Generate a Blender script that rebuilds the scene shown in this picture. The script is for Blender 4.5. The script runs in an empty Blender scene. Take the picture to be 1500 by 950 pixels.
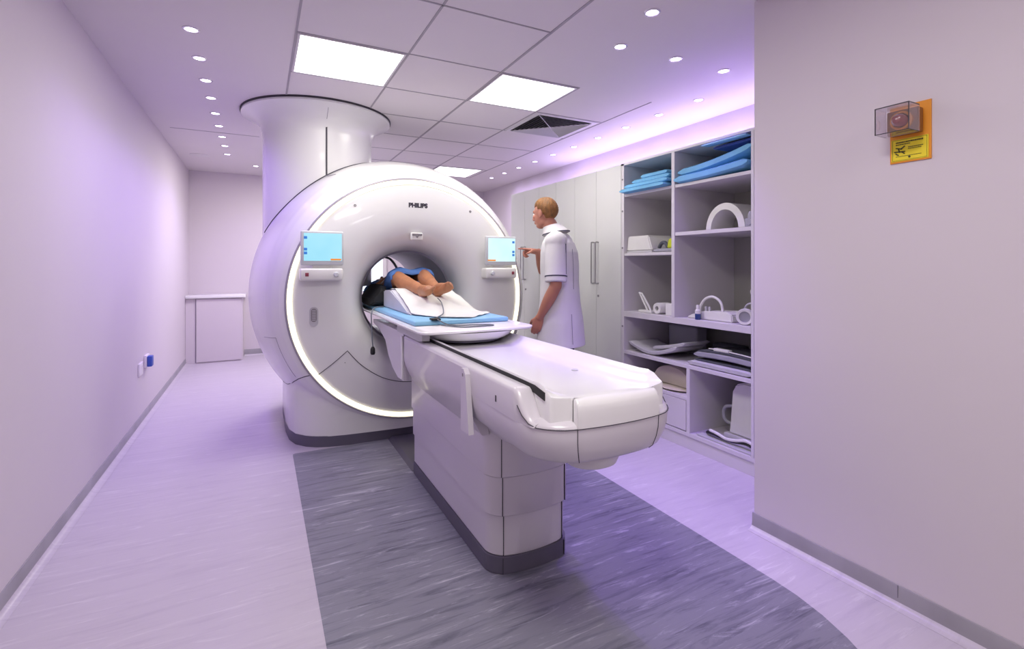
import bpy, bmesh, math, random
from mathutils import Vector, Matrix, Euler
random.seed(7)
PI = math.pi
sc = bpy.context.scene
C = sc.collection
LOC = {}

# ------------------------------------------------------------------ materials
def mat(name, col, rough=0.5, metal=0.0, var=0.04, scale=6.0, spec=0.5, bump=0.0, emit=None, estr=0.0,
        trans=0.0, coat=0.0, stretch=(1, 1, 1), bscale=None, subs=0.0):
    m = bpy.data.materials.new(name); m.use_nodes = True
    nt = m.node_tree; b = nt.nodes['Principled BSDF']
    tc = nt.nodes.new('ShaderNodeTexCoord'); mp = nt.nodes.new('ShaderNodeMapping')
    mp.inputs['Scale'].default_value = stretch
    nt.links.new(tc.outputs['Object'], mp.inputs['Vector'])
    nz = nt.nodes.new('ShaderNodeTexNoise'); nz.inputs['Scale'].default_value = scale
    nz.inputs['Detail'].default_value = 4
    nt.links.new(mp.outputs['Vector'], nz.inputs['Vector'])
    rp = nt.nodes.new('ShaderNodeValToRGB')
    rp.color_ramp.elements[0].position = 0.3; rp.color_ramp.elements[1].position = 0.7
    rp.color_ramp.elements[0].color = (*[max(0, c * (1 - var)) for c in col], 1)
    rp.color_ramp.elements[1].color = (*[min(1, c * (1 + var)) for c in col], 1)
    nt.links.new(nz.outputs['Fac'], rp.inputs['Fac'])
    nt.links.new(rp.outputs['Color'], b.inputs['Base Color'])
    b.inputs['Roughness'].default_value = rough
    b.inputs['Metallic'].default_value = metal
    b.inputs['Specular IOR Level'].default_value = spec
    b.inputs['Transmission Weight'].default_value = trans
    b.inputs['Coat Weight'].default_value = coat
    if subs: b.inputs['Subsurface Weight'].default_value = subs; b.inputs['Subsurface Radius'].default_value = (.02, .008, .004)
    if bump:
        n2 = nt.nodes.new('ShaderNodeTexNoise'); n2.inputs['Scale'].default_value = bscale or scale * 8
        bp = nt.nodes.new('ShaderNodeBump'); bp.inputs['Strength'].default_value = bump
        bp.inputs['Distance'].default_value = 0.01
        nt.links.new(mp.outputs['Vector'], n2.inputs['Vector'])
        nt.links.new(n2.outputs['Fac'], bp.inputs['Height']); nt.links.new(bp.outputs['Normal'], b.inputs['Normal'])
    if emit:
        b.inputs['Emission Color'].default_value = (*emit, 1); b.inputs['Emission Strength'].default_value = estr
    return m

def vinyl(name, base, dark, light, rough):
    """marbled sheet vinyl: fine streaks that run along the room's width"""
    m = bpy.data.materials.new(name); m.use_nodes = True
    nt = m.node_tree; b = nt.nodes['Principled BSDF']; N = nt.nodes.new; L = nt.links.new
    tc = N('ShaderNodeTexCoord')
    mp = N('ShaderNodeMapping'); mp.inputs['Scale'].default_value = (1.1, 12, 1); mp.inputs['Rotation'].default_value = (0, 0, -.16)
    L(tc.outputs['Object'], mp.inputs['Vector'])
    n1 = N('ShaderNodeTexNoise'); n1.inputs['Scale'].default_value = 2.4; n1.inputs['Detail'].default_value = 9
    n1.inputs['Roughness'].default_value = .68; n1.inputs['Distortion'].default_value = .7
    L(mp.outputs['Vector'], n1.inputs['Vector'])
    r1 = N('ShaderNodeValToRGB'); e = r1.color_ramp.elements
    e[0].position = .28; e[0].color = (*dark, 1); e[1].position = .5; e[1].color = (*base, 1)
    e2 = e.new(.60); e2.color = (*base, 1); e3 = e.new(.74); e3.color = (*light, 1)
    L(n1.outputs['Fac'], r1.inputs['Fac'])
    mp2 = N('ShaderNodeMapping'); mp2.inputs['Scale'].default_value = (1.5, 12, 1); mp2.inputs['Rotation'].default_value = (0, 0, -.22); mp2.inputs['Location'].default_value = (3, 1, 0)
    L(tc.outputs['Object'], mp2.inputs['Vector'])
    n2 = N('ShaderNodeTexNoise'); n2.inputs['Scale'].default_value = 2.0; n2.inputs['Detail'].default_value = 8; n2.inputs['Distortion'].default_value = .9
    n2.inputs['Roughness'].default_value = .72
    L(mp2.outputs['Vector'], n2.inputs['Vector'])
    r2 = N('ShaderNodeValToRGB'); e = r2.color_ramp.elements
    e[0].position = .56; e[0].color = (0, 0, 0, 1); e[1].position = .72; e[1].color = (.8, .8, .8, 1)
    L(n2.outputs['Fac'], r2.inputs['Fac'])
    mx = N('ShaderNodeMixRGB'); mx.blend_type = 'MIX'; mx.inputs['Color2'].default_value = (*light, 1)
    L(r2.outputs['Color'], mx.inputs['Fac']); L(r1.outputs['Color'], mx.inputs['Color1'])
    L(mx.outputs['Color'], b.inputs['Base Color'])
    b.inputs['Roughness'].default_value = rough
    b.inputs['Specular IOR Level'].default_value = .45
    return m

M = {}
M['wall'] = mat('wall_paint', (.66, .595, .655), .62, var=.015, scale=1.2, spec=.3)
M['ceil'] = mat('ceiling_board', (.71, .665, .69), .7, var=.015, scale=1.5, spec=.2)
M['tilebar'] = mat('ceiling_grid_paint', (.36, .33, .37), .6)
M['gap'] = mat('shadow_gap', (.045, .04, .05), .8)
M['vinyl_light'] = vinyl('light_vinyl', (.54, .49, .56), (.47, .42, .50), (.70, .66, .71), .33)
M['vinyl_dark'] = vinyl('dark_vinyl', (.225, .22, .27), (.085, .083, .12), (.56, .54, .62), .36)
M['skirt'] = mat('grey_coved_skirting', (.33, .31, .35), .45, var=.12, scale=5, stretch=(1, 1, .3))
M['gantry'] = mat('gantry_white', (.74, .735, .73), .26, var=.01, scale=2, coat=.25)
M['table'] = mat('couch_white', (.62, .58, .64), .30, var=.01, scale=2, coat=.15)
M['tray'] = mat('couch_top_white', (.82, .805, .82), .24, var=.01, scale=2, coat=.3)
M['dark'] = mat('dark_plastic', (.105, .095, .135), .4)
M['black'] = mat('black_rubber', (.012, .012, .014), .6)
M['seam'] = mat('panel_gap', (.055, .05, .065), .7)
M['softseam'] = mat('fine_panel_gap', (.20, .18, .23), .7)
M['ring'] = mat('light_ring_diffuser', (.9, .9, .8), .4, emit=(1, .93, .66), estr=1.35)
M['ringedge'] = mat('ring_edge_grey', (.30, .28, .33), .4)
M['cab'] = mat('cabinet_laminate', (.68, .685, .67), .42, var=.015, scale=3)
M['cabshelf'] = mat('shelf_laminate', (.66, .63, .66), .42, var=.015, scale=3)
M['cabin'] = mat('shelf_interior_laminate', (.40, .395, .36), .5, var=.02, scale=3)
M['steel'] = mat('brushed_steel', (.42, .41, .42), .33, metal=1, stretch=(1, 1, 30))
M['screen_edge'] = mat('screen_housing', (.60, .62, .64), .35)
M['button'] = mat('grey_button', (.22, .20, .22), .5)
M['red'] = mat('red_button', (.25, .03, .06), .4)
M['print'] = mat('logo_print', (.035, .03, .045), .5)
M['mattress'] = mat('blue_vinyl_mattress', (.27, .56, .80), .4, var=.05)
M['pad'] = mat('blue_foam_pad', (.16, .44, .70), .6, var=.08, bump=.2)
M['padnavy'] = mat('navy_foam_pad', (.03, .07, .32), .6, var=.08)
M['sheet'] = mat('white_paper_sheet', (.74, .73, .69), .7, var=.03, bump=.35, bscale=14)
M['wedge'] = mat('pale_grey_cushion', (.62, .62, .68), .6)
M['gown'] = mat('blue_gown_cloth', (.11, .25, .62), .8, var=.1, bump=.4, bscale=30)
M['skin_tan'] = mat('tan_skin', (.46, .20, .095), .45, var=.10, scale=18, subs=.08)
M['skin_sole'] = mat('darker_tan_skin', (.30, .105, .045), .5, var=.15, scale=30)
M['skin'] = mat('ruddy_skin', (.50, .21, .145), .45, var=.08, scale=14, subs=.1)
M['hair'] = mat('ginger_hair', (.235, .10, .025), .6, var=.35, scale=60, stretch=(1, 1, .25), bump=.6, bscale=120)
M['hair_dark'] = mat('dark_brown_hair', (.02, .012, .01), .6, var=.3, scale=60)
M['tunic'] = mat('white_tunic_cloth', (.74, .72, .74), .8, var=.02, bump=.3, bscale=9)
M['navy'] = mat('navy_piping', (.02, .02, .055), .7)
M['trousers'] = mat('navy_trouser_cloth', (.012, .014, .03), .85)
M['shoe'] = mat('black_shoe_leather', (.01, .01, .01), .4)
M['eye'] = mat('eye_white', (.7, .68, .66), .2)
M['coil'] = mat('white_coil_plastic', (.74, .73, .71), .4)
M['coilgrey'] = mat('grey_coil_plastic', (.33, .33, .37), .5)
M['coilmid'] = mat('pale_grey_coil_plastic', (.50, .49, .52), .5)
M['charcoal'] = mat('charcoal_pad', (.07, .075, .09), .6)
M['beige'] = mat('beige_cushion_vinyl', (.60, .53, .44), .5)
M['lime'] = mat('lime_sponge', (.55, .62, .03), .8, bump=.3)
M['cable'] = mat('grey_cable', (.16, .18, .21), .5)
M['orange'] = mat('orange_backplate', (.80, .30, .02), .45)
M['yellow'] = mat('yellow_sign_face', (.83, .66, .02), .5)
M['signprint'] = mat('sign_print_black', (.05, .045, .01), .6)
M['redglass'] = mat('red_beacon_lens', (.36, .015, .01), .08, coat=1.0)
M['bronze'] = mat('brown_beacon_base', (.30, .12, .03), .4)
M['clear'] = mat('clear_plastic', (.93, .90, .96), .06, var=0, trans=.95)
M['socket'] = mat('socket_white', (.80, .76, .80), .4)
M['socketblue'] = mat('socket_blue', (.04, .09, .45), .4)
M['bottleblue'] = mat('blue_bottle', (.03, .06, .22), .3)
M['panel_emit'] = mat('light_panel_diffuser', (.9, .9, .9), .5, emit=(1, .985, .97), estr=2.3)
M['spot_emit'] = mat('downlight_lens', (.9, .9, .9), .5, emit=(.86, .78, 1), estr=5)
M['chrome'] = mat('downlight_bezel', (.70, .66, .74), .25, metal=.5)
M['winlit'] = mat('lit_window_pane', (.6, .7, .8), .2, emit=(.74, .88, 1), estr=1.0)  # face of the glowing panel added behind the bore
M['strip'] = mat('led_strip_diffuser', (.8, .7, 1), .5, emit=(.56, .40, 1), estr=2)
M['ui_blue'] = mat('screen_icon_blue', (.02, .12, .40), .4, emit=(.03, .20, .55), estr=.6)
M['ui_orange'] = mat('screen_bar_orange', (.5, .18, .02), .4, emit=(.75, .25, .04), estr=.6)

def screen_mat(name, c1, c2):
    m = bpy.data.materials.new(name); m.use_nodes = True
    nt = m.node_tree; b = nt.nodes['Principled BSDF']
    tc = nt.nodes.new('ShaderNodeTexCoord'); gr = nt.nodes.new('ShaderNodeTexNoise'); gr.inputs['Scale'].default_value = 5
    rp = nt.nodes.new('ShaderNodeValToRGB')
    rp.color_ramp.elements[0].color = (*c1, 1); rp.color_ramp.elements[1].color = (*c2, 1)
    nt.links.new(tc.outputs['Object'], gr.inputs['Vector']); nt.links.new(gr.outputs['Fac'], rp.inputs['Fac'])
    nt.links.new(rp.outputs['Color'], b.inputs['Emission Color'])
    b.inputs['Base Color'].default_value = (.05, .08, .1, 1); b.inputs['Emission Strength'].default_value = .9
    b.inputs['Roughness'].default_value = .25
    return m
M['scr_a'] = screen_mat('screen_picture_blue', (.24, .66, .85), (.50, .86, .95))
M['scr_b'] = screen_mat('screen_picture_pale', (.50, .88, .95), (.86, .98, 1))

# ------------------------------------------------------------------ mesh helpers
def NB(): return bmesh.new()

def box(bm, x0, x1, y0, y1, z0, z1, bev=0.0, seg=2, mtx=None):
    r = bmesh.ops.create_cube(bm, size=1)
    vs = r['verts']
    for v in vs:
        v.co = Vector(((x0 + x1) / 2 + v.co.x * (x1 - x0), (y0 + y1) / 2 + v.co.y * (y1 - y0), (z0 + z1) / 2 + v.co.z * (z1 - z0)))
    if bev > 0:
        es = list({e for v in vs for e in v.link_edges})
        rr = bmesh.ops.bevel(bm, geom=es, offset=bev, segments=seg, affect='EDGES', profile=.5)
        vs = list({v for f in rr['faces'] for v in f.verts} | {v for v in vs if v.is_valid})
    if mtx is not None:
        for v in vs: v.co = mtx @ v.co
    return vs

def loft(bm, rings, cap=True, closed=True):
    rv = [[bm.verts.new(p) for p in r] for r in rings]
    n = len(rv[0])
    for a, b in zip(rv, rv[1:]):
        for i in range(n if closed else n - 1):
            j = (i + 1) % n
            try: bm.faces.new((a[i], a[j], b[j], b[i]))
            except ValueError: pass
    if cap and closed:
        bm.faces.new(list(reversed(rv[0]))); bm.faces.new(rv[-1])
    return [v for r in rv for v in r]

def lathe(bm, prof, c=(0, 0, 0), axis='Z', n=48, closed_prof=False, mtx=None):
    """prof: list of (r, h)"""
    rings = []
    for r, h in prof:
        ring = []
        for i in range(n):
            a = 2 * PI * i / n
            if axis == 'Z': p = Vector((c[0] + r * math.cos(a), c[1] + r * math.sin(a), c[2] + h))
            elif axis == 'Y': p = Vector((c[0] + r * math.cos(a), c[1] + h, c[2] + r * math.sin(a)))
            else: p = Vector((c[0] + h, c[1] + r * math.cos(a), c[2] + r * math.sin(a)))
            if mtx is not None: p = mtx @ p
            ring.append(p)
        rings.append(ring)
    if closed_prof: rings.append(rings[0])
    cap = not closed_prof and (prof[0][0] > 0)
    vs = loft(bm, rings, cap=False)
    if closed_prof: bmesh.ops.remove_doubles(bm, verts=vs, dist=1e-6)
    return vs

def capdisc(bm, r, c, n=32, axis='Z'):
    ring = []
    for i in range(n):
        a = 2 * PI * i / n
        if axis == 'Z': ring.append(bm.verts.new((c[0] + r * math.cos(a), c[1] + r * math.sin(a), c[2])))
        elif axis == 'Y': ring.append(bm.verts.new((c[0] + r * math.cos(a), c[1], c[2] + r * math.sin(a))))
        else: ring.append(bm.verts.new((c[0], c[1] + r * math.cos(a), c[2] + r * math.sin(a))))
    bm.faces.new(ring)

def solid_lathe(bm, prof, c=(0, 0, 0), axis='Z', n=48, mtx=None):
    p = [(max(r, .0004), h) for r, h in prof]
    if p[0][0] > .0005: p = [(.0004, p[0][1])] + p
    if p[-1][0] > .0005: p = p + [(.0004, p[-1][1])]
    rings = []
    return lathe(bm, p, c, axis, n, mtx=mtx)

def smooth_path(pts, k=6, close=False):
    P = [Vector(p) for p in pts]; out = []
    n = len(P)
    for i in range(n - 1):
        p0 = P[max(i - 1, 0)]; p1 = P[i]; p2 = P[i + 1]; p3 = P[min(i + 2, n - 1)]
        for j in range(k):
            t = j / k
            out.append(.5 * ((2 * p1) + (-p0 + p2) * t + (2 * p0 - 5 * p1 + 4 * p2 - p3) * t * t + (-p0 + 3 * p1 - 3 * p2 + p3) * t ** 3))
    out.append(P[-1]); return out

def tube(bm, pts, r, n=8, cap=True, flat=None):
    pts = [Vector(p) for p in pts]
    rs = r if isinstance(r, (list, tuple)) else [r] * len(pts)
    rings = []; up = None
    for i, p in enumerate(pts):
        t = (pts[min(i + 1, len(pts) - 1)] - pts[max(i - 1, 0)])
        if t.length < 1e-9: t = Vector((0, 0, 1))
        t.normalize()
        if up is None:
            up = Vector((0, 0, 1)) if abs(t.z) < .9 else Vector((1, 0, 0))
        a = t.cross(up)
        if a.length < 1e-4: a = t.orthogonal()
        a.normalize(); b = a.cross(t).normalized(); up = b
        rings.append([p + a * math.cos(2 * PI * k / n) * rs[i] + b * math.sin(2 * PI * k / n) * rs[i] * (flat or 1) for k in range(n)])
    return loft(bm, rings, cap=cap)

def sphere(bm, c, r, u=20, v=14, rot=None):
    rx, ry, rz = r if isinstance(r, (tuple, list)) else (r, r, r)
    res = bmesh.ops.create_uvsphere(bm, u_segments=u, v_segments=v, radius=1)
    m = Matrix.Translation(Vector(c)) @ (rot.to_matrix().to_4x4() if rot is not None else Matrix.Identity(4)) @ Matrix.Diagonal((rx, ry, rz, 1))
    for w in res['verts']: w.co = m @ w.co
    return res['verts']

def limb(bm, pts, rs, n=16):
    """tapered rounded chain, every joint closed with a ball so the union is smooth"""
    sp = smooth_path(pts, 5); k = len(sp)
    rr = []
    for i in range(k):
        f = i / (k - 1) * (len(rs) - 1); a = int(min(f, len(rs) - 2)); t = f - a
        t = t * t * (3 - 2 * t)
        rr.append(rs[a] * (1 - t) + rs[a + 1] * t)
    tube(bm, sp, rr, n)
    sphere(bm, sp[0], rr[0], 16, 10); sphere(bm, sp[-1], rr[-1], 16, 10)

def prism(bm, pts, a0, a1, axis='X'):
    """polygon in the plane normal to axis, extruded a0..a1"""
    def mk(a, p):
        if axis == 'X': return Vector((a, p[0], p[1]))
        if axis == 'Y': return Vector((p[0], a, p[1]))
        return Vector((p[0], p[1], a))
    return loft(bm, [[mk(a0, p) for p in pts], [mk(a1, p) for p in pts]])

def rrect(x0, x1, y0, y1, r, k=6):
    out = []
    for cx, cy, a0 in ((x1 - r, y1 - r, 0), (x0 + r, y1 - r, PI / 2), (x0 + r, y0 + r, PI), (x1 - r, y0 + r, 1.5 * PI)):
        for i in range(k + 1):
            a = a0 + PI / 2 * i / k; out.append((cx + r * math.cos(a), cy + r * math.sin(a)))
    return out

def obj(name, bm, m, parent=None, world=True, smooth=True, ang=35):
    bmesh.ops.recalc_face_normals(bm, faces=bm.faces)
    if parent is not None and world:
        L = LOC.get(parent.name, Vector((0, 0, 0)))
        for v in bm.verts: v.co -= L
    me = bpy.data.meshes.new(name); bm.to_mesh(me); bm.free()
    me.materials.append(M[m] if isinstance(m, str) else m)
    if smooth:
        for p in me.polygons: p.use_smooth = True
        me.set_sharp_from_angle(angle=math.radians(ang))
    o = bpy.data.objects.new(name, me); C.objects.link(o)
    if parent is not None:
        o.parent = parent; LOC[o.name] = LOC.get(parent.name, Vector((0, 0, 0)))
    return o

def remesh_obj(name, bm, m, parent, voxel=.006, it=4, world=True, fac=.5):
    bmesh.ops.recalc_face_normals(bm, faces=bm.faces)
    me = bpy.data.meshes.new('temp'); bm.to_mesh(me); bm.free()
    t = bpy.data.objects.new('temp', me); C.objects.link(t)
    md = t.modifiers.new('r', 'REMESH'); md.mode = 'VOXEL'; md.voxel_size = voxel
    s = t.modifiers.new('s', 'SMOOTH'); s.iterations = it; s.factor = fac
    dg = bpy.context.evaluated_depsgraph_get(); dg.update()
    me2 = bpy.data.meshes.new_from_object(t.evaluated_get(dg))
    bpy.data.objects.remove(t); bpy.data.meshes.remove(me)
    b2 = bmesh.new(); b2.from_mesh(me2); bpy.data.meshes.remove(me2)
    return obj(name, b2, m, parent, world, True, 80)

def tag(o, label=None, cat=None, group=None, kind=None):
    if label: o['label'] = label
    if cat: o['category'] = cat
    if group: o['group'] = group
    if kind: o['kind'] = kind
    return o

def thing(name, label, cat, loc=(0, 0, 0), rz=0.0, group=None):
    o = bpy.data.objects.new(name, None); C.objects.link(o)
    o.location = loc; o.rotation_euler = (0, 0, rz); o.empty_display_size = .1
    LOC[o.name] = Vector(loc)
    return tag(o, label, cat, group)

def struct(name, bm, m, smooth=False, label=None):
    o = obj(name, bm, m, None, smooth=smooth); o['kind'] = 'structure'
    if label: o['label'] = label
    return o

def kids(o): return [c for c in bpy.data.objects if c.parent == o]

def dup(root, loc, rz=None, label=None, group=None):
    r = root.copy(); C.objects.link(r); r.location = loc
    if rz is not None: r.rotation_euler = (0, 0, rz)
    if label: r['label'] = label
    if group: r['group'] = group
    def rec(src, dst):
        for ch in kids(src):
            c = ch.copy(); C.objects.link(c); c.parent = dst; rec(ch, c)
    rec(root, r); return r

def text_mesh(name, s, size, m, parent, loc, rot, extrude=.0006, local_center=True, bold=0.0, parent_loc=None):
    cu = bpy.data.curves.new('t', 'FONT'); cu.body = s; cu.size = size; cu.extrude = extrude; cu.offset = bold
    cu.align_x = 'CENTER'; cu.align_y = 'CENTER'
    t = bpy.data.objects.new('t', cu); C.objects.link(t)
    dg = bpy.context.evaluated_depsgraph_get(); dg.update()
    me = bpy.data.meshes.new_from_object(t.evaluated_get(dg))
    bpy.data.objects.remove(t)
    bm = bmesh.new(); bm.from_mesh(me); bpy.data.meshes.remove(me)
    mx = Matrix.Translation(Vector(loc)) @ Euler(rot).to_matrix().to_4x4()
    for v in bm.verts: v.co = mx @ v.co
    return obj(name, bm, m, parent, True, False)

# ------------------------------------------------------------------ room
HC = 2.56                                    # ceiling height
XL, XR, XF, YB, YC, YN = -0.85, 2.14, 3.50, 7.90, 1.59, -2.4

bm = NB(); box(bm, XL - .1, XF + .1, YN - .1, YB + .1, -.1, 0); struct('floor', bm, 'vinyl_light')
bm = NB()
x0, x1, y0, y1, r = .20, 1.86, .45, 3.64, .02
pts = []
for cx, cy, rr, a0 in ((x1 - .02, y1 - .02, .02, 0), (x0 + .02, y1 - .02, .02, PI / 2), (x0 + .3, y0 + .3, .3, PI), (x1 - .85, y0 + .85, .85, 1.5 * PI)):
    for i in range(13):
        a = a0 + PI / 2 * i / 12
        sy = 1
        pts.append((cx + rr * math.cos(a), cy + rr * sy * math.sin(a)))
prism(bm, pts, 0.0, .0012, 'Z')
tag(obj('floor_inlay', bm, 'vinyl_dark', None, smooth=False), 'dark slate vinyl inlay around the couch', kind='structure')
bm = NB(); box(bm, XL - .1, XF + .1, YN - .1, YB + .1, HC, HC + .1); struct('ceiling', bm, 'ceil')
bm = NB(); box(bm, XL - .1, XL, YN, YB, 0, HC); struct('wall_left', bm, 'wall')
bm = NB(); box(bm, XL - .1, XF + .1, YB, YB + .1, 0, HC); struct('wall_back', bm, 'wall')
bm = NB(); box(bm, XF, XF + .1, YC, YB, 0, HC); struct('wall_right', bm, 'wall')
bm = NB(); box(bm, XR, XF + .1, YN, YC, 0, HC, .006, 2); struct('wall_right_near', bm, 'wall', label='plain lilac wall block at the right of the picture')
bm = NB(); box(bm, XL - .1, XR, YN - .1, YN, 0, HC); struct('wall_front', bm, 'wall')

def skirt(name, a, b, nrm, h=.072):
    """grey skirting strip above a cove of the floor vinyl"""
    a = Vector((*a, 0)); b = Vector((*b, 0)); n = Vector((*nrm, 0))
    bm = NB(); loft(bm, [[p + n * o + Vector((0, 0, z)) for o, z in [(0, .018), (.010, .018), (.007, .035), (.006, h - .003), (.004, h), (0, h)]] for p in (a, b)])
    struct(name, bm, 'skirt', True)
    bm = NB(); loft(bm, [[p + n * o + Vector((0, 0, z)) for o, z in [(0, 0), (.042, 0), (.042, .0015), (.026, .0045), (.015, .011), (.010, .018), (0, .018)]] for p in (a, b)])
    tag(obj(name.replace('baseboard', 'cove'), bm, 'vinyl_light'), 'light vinyl sweeping up to the grey skirting', kind='structure')
skirt('baseboard_left', (XL, YN), (XL, 7.56), (1, 0))
skirt('baseboard_back', (-.19, YB), (XF, YB), (0, -1), .09)
skirt('baseboard_right', (XR, YN), (XR, YC + .004), (-1, 0), .078)
bm = NB()
for y in (.98,): box(bm, XR - .0078, XR - .0055, y - .0012, y + .0012, .03, .077)
struct('trim_1', bm, 'softseam', label='fine joint in the grey skirting')

# ceiling grid bars
bm = NB(); P = .625; GX = [.18, .805, 1.43, 2.055]; GY = [2.31 + P * k for k in range(-7, 9)]
zb0, zb1 = HC - .003, HC + .01
def barY(x, a, b, w=.006): box(bm, x - w, x + w, a, b, zb0, zb1)
def barX(y, a, b, w=.005): box(bm, a, b, y - w, y + w, zb0, zb1)
barY(.18, YN, 6.69); barY(.805, YN, 6.69); barY(1.43, YN, 6.69, .008)
barY(2.055, 2.935, 6.69); barY(2.74, 2.935, 6.69, .005)
for y in GY:
    if y > 6.75: continue
    barX(y, .18, 1.43 if y < 2.9 else (2.74 if y > 3.5 else 2.055))
struct('ceiling_grid', bm, 'tilebar')
bm = NB(); box(bm, -.74, 0.0, 5.512, 5.526, HC - .002, HC + .01); struct('trim_2', bm, 'tilebar', label='thin joint across the ceiling left of the column')

# glowing framed panel added on the back wall to brighten the bore view
bm = NB(); box(bm, .92, 1.80, YB - .03, YB - .001, .82, .88); box(bm, .92, 1.80, YB - .03, YB - .001, 1.98, 2.04); box(bm, .92, .98, YB - .03, YB - .001, .88, 1.98); box(bm, 1.74, 1.80, YB - .03, YB - .001, .88, 1.98)
GLP = struct('window_1', bm, 'cabshelf', label='lit observation window on the back wall behind the scanner')
bm = NB(); box(bm, .98, 1.74, YB - .016, YB - .002, .88, 1.98)
obj('pane', bm, 'winlit', GLP, smooth=False)
# counter at the back left
t = thing('base_cabinet', 'low white cupboard with a worktop in the far left corner', 'cabinet', (-.54, 7.7, 0))
bm = NB(); box(bm, XL + .002, -.20, 7.56, YB - .002, 0, .84); obj('body', bm, 'wall', t, smooth=False)
bm = NB(); box(bm, -.73, -.215, 7.545, 7.56, .015, .835, .002); obj('door', bm, 'wall', t, smooth=False)
bm = NB(); box(bm, -.738, -.732, 7.551, 7.561, .01, .838); obj('door_gap', bm, 'softseam', t, smooth=False)
bm = NB(); box(bm, XL + .002, -.165, 7.515, YB - .002, .845, .885, .008); obj('worktop', bm, 'tray', t)

# ------------------------------------------------------------------ ceiling lights
def add_light(name, kind, parent, z, **kw):
    ld = bpy.data.lights.new(name, kind)
    for k, v in kw.items(): setattr(ld, k, v)
    o = bpy.data.objects.new(name, ld); C.objects.link(o)
    if parent is not None: o.parent = parent
    o.location = (0, 0, z)
    return o
LP = thing('ceiling_light_panel', 'square lit ceiling panel nearest, just before the column', 'ceiling light', (.4925, 3.2475, HC), 0, 'lit panels in the ceiling grid')
bm = NB()
w = .302
for a in ((-w, w, -w, -w + .012), (-w, w, w - .012, w), (-w, -w + .012, -w, w), (w - .012, w, -w, w)): box(bm, *a, -.006, .004)
obj('frame', bm, 'cabshelf', LP, world=False, smooth=False)
bm = NB(); box(bm, -w + .012, w - .012, -w + .012, w - .012, -.004, .002); obj('diffuser', bm, 'panel_emit', LP, world=False, smooth=False)
add_light('panel_lamp', 'AREA', LP, -.009, shape='SQUARE', size=.57, energy=11.5, color=(1, .965, .90))
dup(LP, (1.7425, 3.2475, HC), label='square lit ceiling panel right of centre, before the air vent')
dup(LP, (2.37, 6.37, HC), label='square lit ceiling panel furthest away, small and low above the scanner')
def own_light(root, **kw):
    for c in kids(root):
        if c.type == 'LIGHT':
            c.data = c.data.copy()
            for k, v in kw.items(): setattr(c.data, k, v)
    return root
own_light(dup(LP, (.4925, 6.37, HC), label='square lit ceiling panel hidden behind the scanner column'), energy=38)
own_light(dup(LP, (.4925, .7475, HC), label='square lit ceiling panel overhead behind the camera'), energy=22)  # unseen panel added behind the camera as light from the front
own_light(dup(LP, (1.1175, -1.12, HC), label='square lit ceiling panel by the front wall'), energy=15)  # second unseen panel, added near the front wall for fill

DL = thing('downlight', 'x', 'downlight', (-.33, 3.17, HC), 0, 'row of downlights along the left wall')
bm = NB(); lathe(bm, [(.030, -.001), (.032, -.005), (.040, -.004), (.0425, 0)], n=28); obj('bezel', bm, 'chrome', DL, world=False)
bm = NB(); solid_lathe(bm, [(.0305, -.001), (.028, -.0035), (.012, -.005)], n=24); obj('lens', bm, 'spot_emit', DL, world=False)
lamp = add_light('downlight_lamp', 'SPOT', DL, -.012, energy=15, color=(.36, .18, 1), spot_size=math.radians(125), spot_blend=.9, shadow_soft_size=.03)
ys = [3.17, 3.59, 4.0, 4.40, 4.83, 5.25, 5.68, 6.10, 6.55]
nth = ['nearest', 'second nearest', 'third nearest', 'fourth nearest', 'middle', 'fourth from the far end', 'third from the far end', 'second from the far end', 'furthest']
DL['label'] = 'round downlight by the left wall, nearest of the row of nine'
for k in range(1, 9):
    dup(DL, (-.33, ys[k], HC), label='round downlight by the left wall, %s of the row of nine' % (nth[k] if k != 4 else 'fifth'))
dup(DL, (-.04, 7.16, HC), label='lone downlight beside the column, off the end of the left row', group='downlights apart from the rows')
for (x, y), l in zip(((1.77, 1.89), (1.88, 2.27), (2.30, 2.25), (2.725, 2.245)),
                     ('nearest right-hand downlight, topmost in the picture', 'right-hand downlight closest to the ceiling grid edge',
                      'middle downlight of the three crossing toward the shelving', 'downlight nearest the corner of the near right wall')):
    own_light(dup(DL, (x, y, HC), label=l, group='downlights on the right of the ceiling'), energy=70 if x < 2 else 24, spot_size=math.radians(68 if x < 2 else 80))
DW = dup(DL, (3.03, 2.73, HC), label='wall-washing downlight over the cupboards, nearest of its row', group='row of downlights above the cupboards')
for c in kids(DW):
    if c.type == 'LIGHT':
        c.data = c.data.copy(); c.data.energy = 11; c.data.color = (.66, .52, 1); c.data.spot_size = math.radians(100); c.rotation_euler = (0, math.radians(-42), 0)
nn = ['second nearest', 'third nearest', 'fourth nearest', 'fifth nearest', 'fifth from the end', 'fourth from the end', 'third from the end', 'second from the end', 'furthest']
for k in range(1, 10):
    dup(DW, (3.03, 2.73 + .4245 * k, HC), label='wall-washing downlight over the cupboards, %s of its row of ten' % nn[k - 1])
t = thing('ceiling_speaker', 'faint round white ceiling speaker near the far left corner', 'speaker', (-.62, 6.75, HC))
bm = NB(); solid_lathe(bm, [(.10, 0), (.10, -.004), (.085, -.007), (.0, -.006)], (-.62, 6.75, HC)); obj('grille', bm, 'cabshelf', t)

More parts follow.
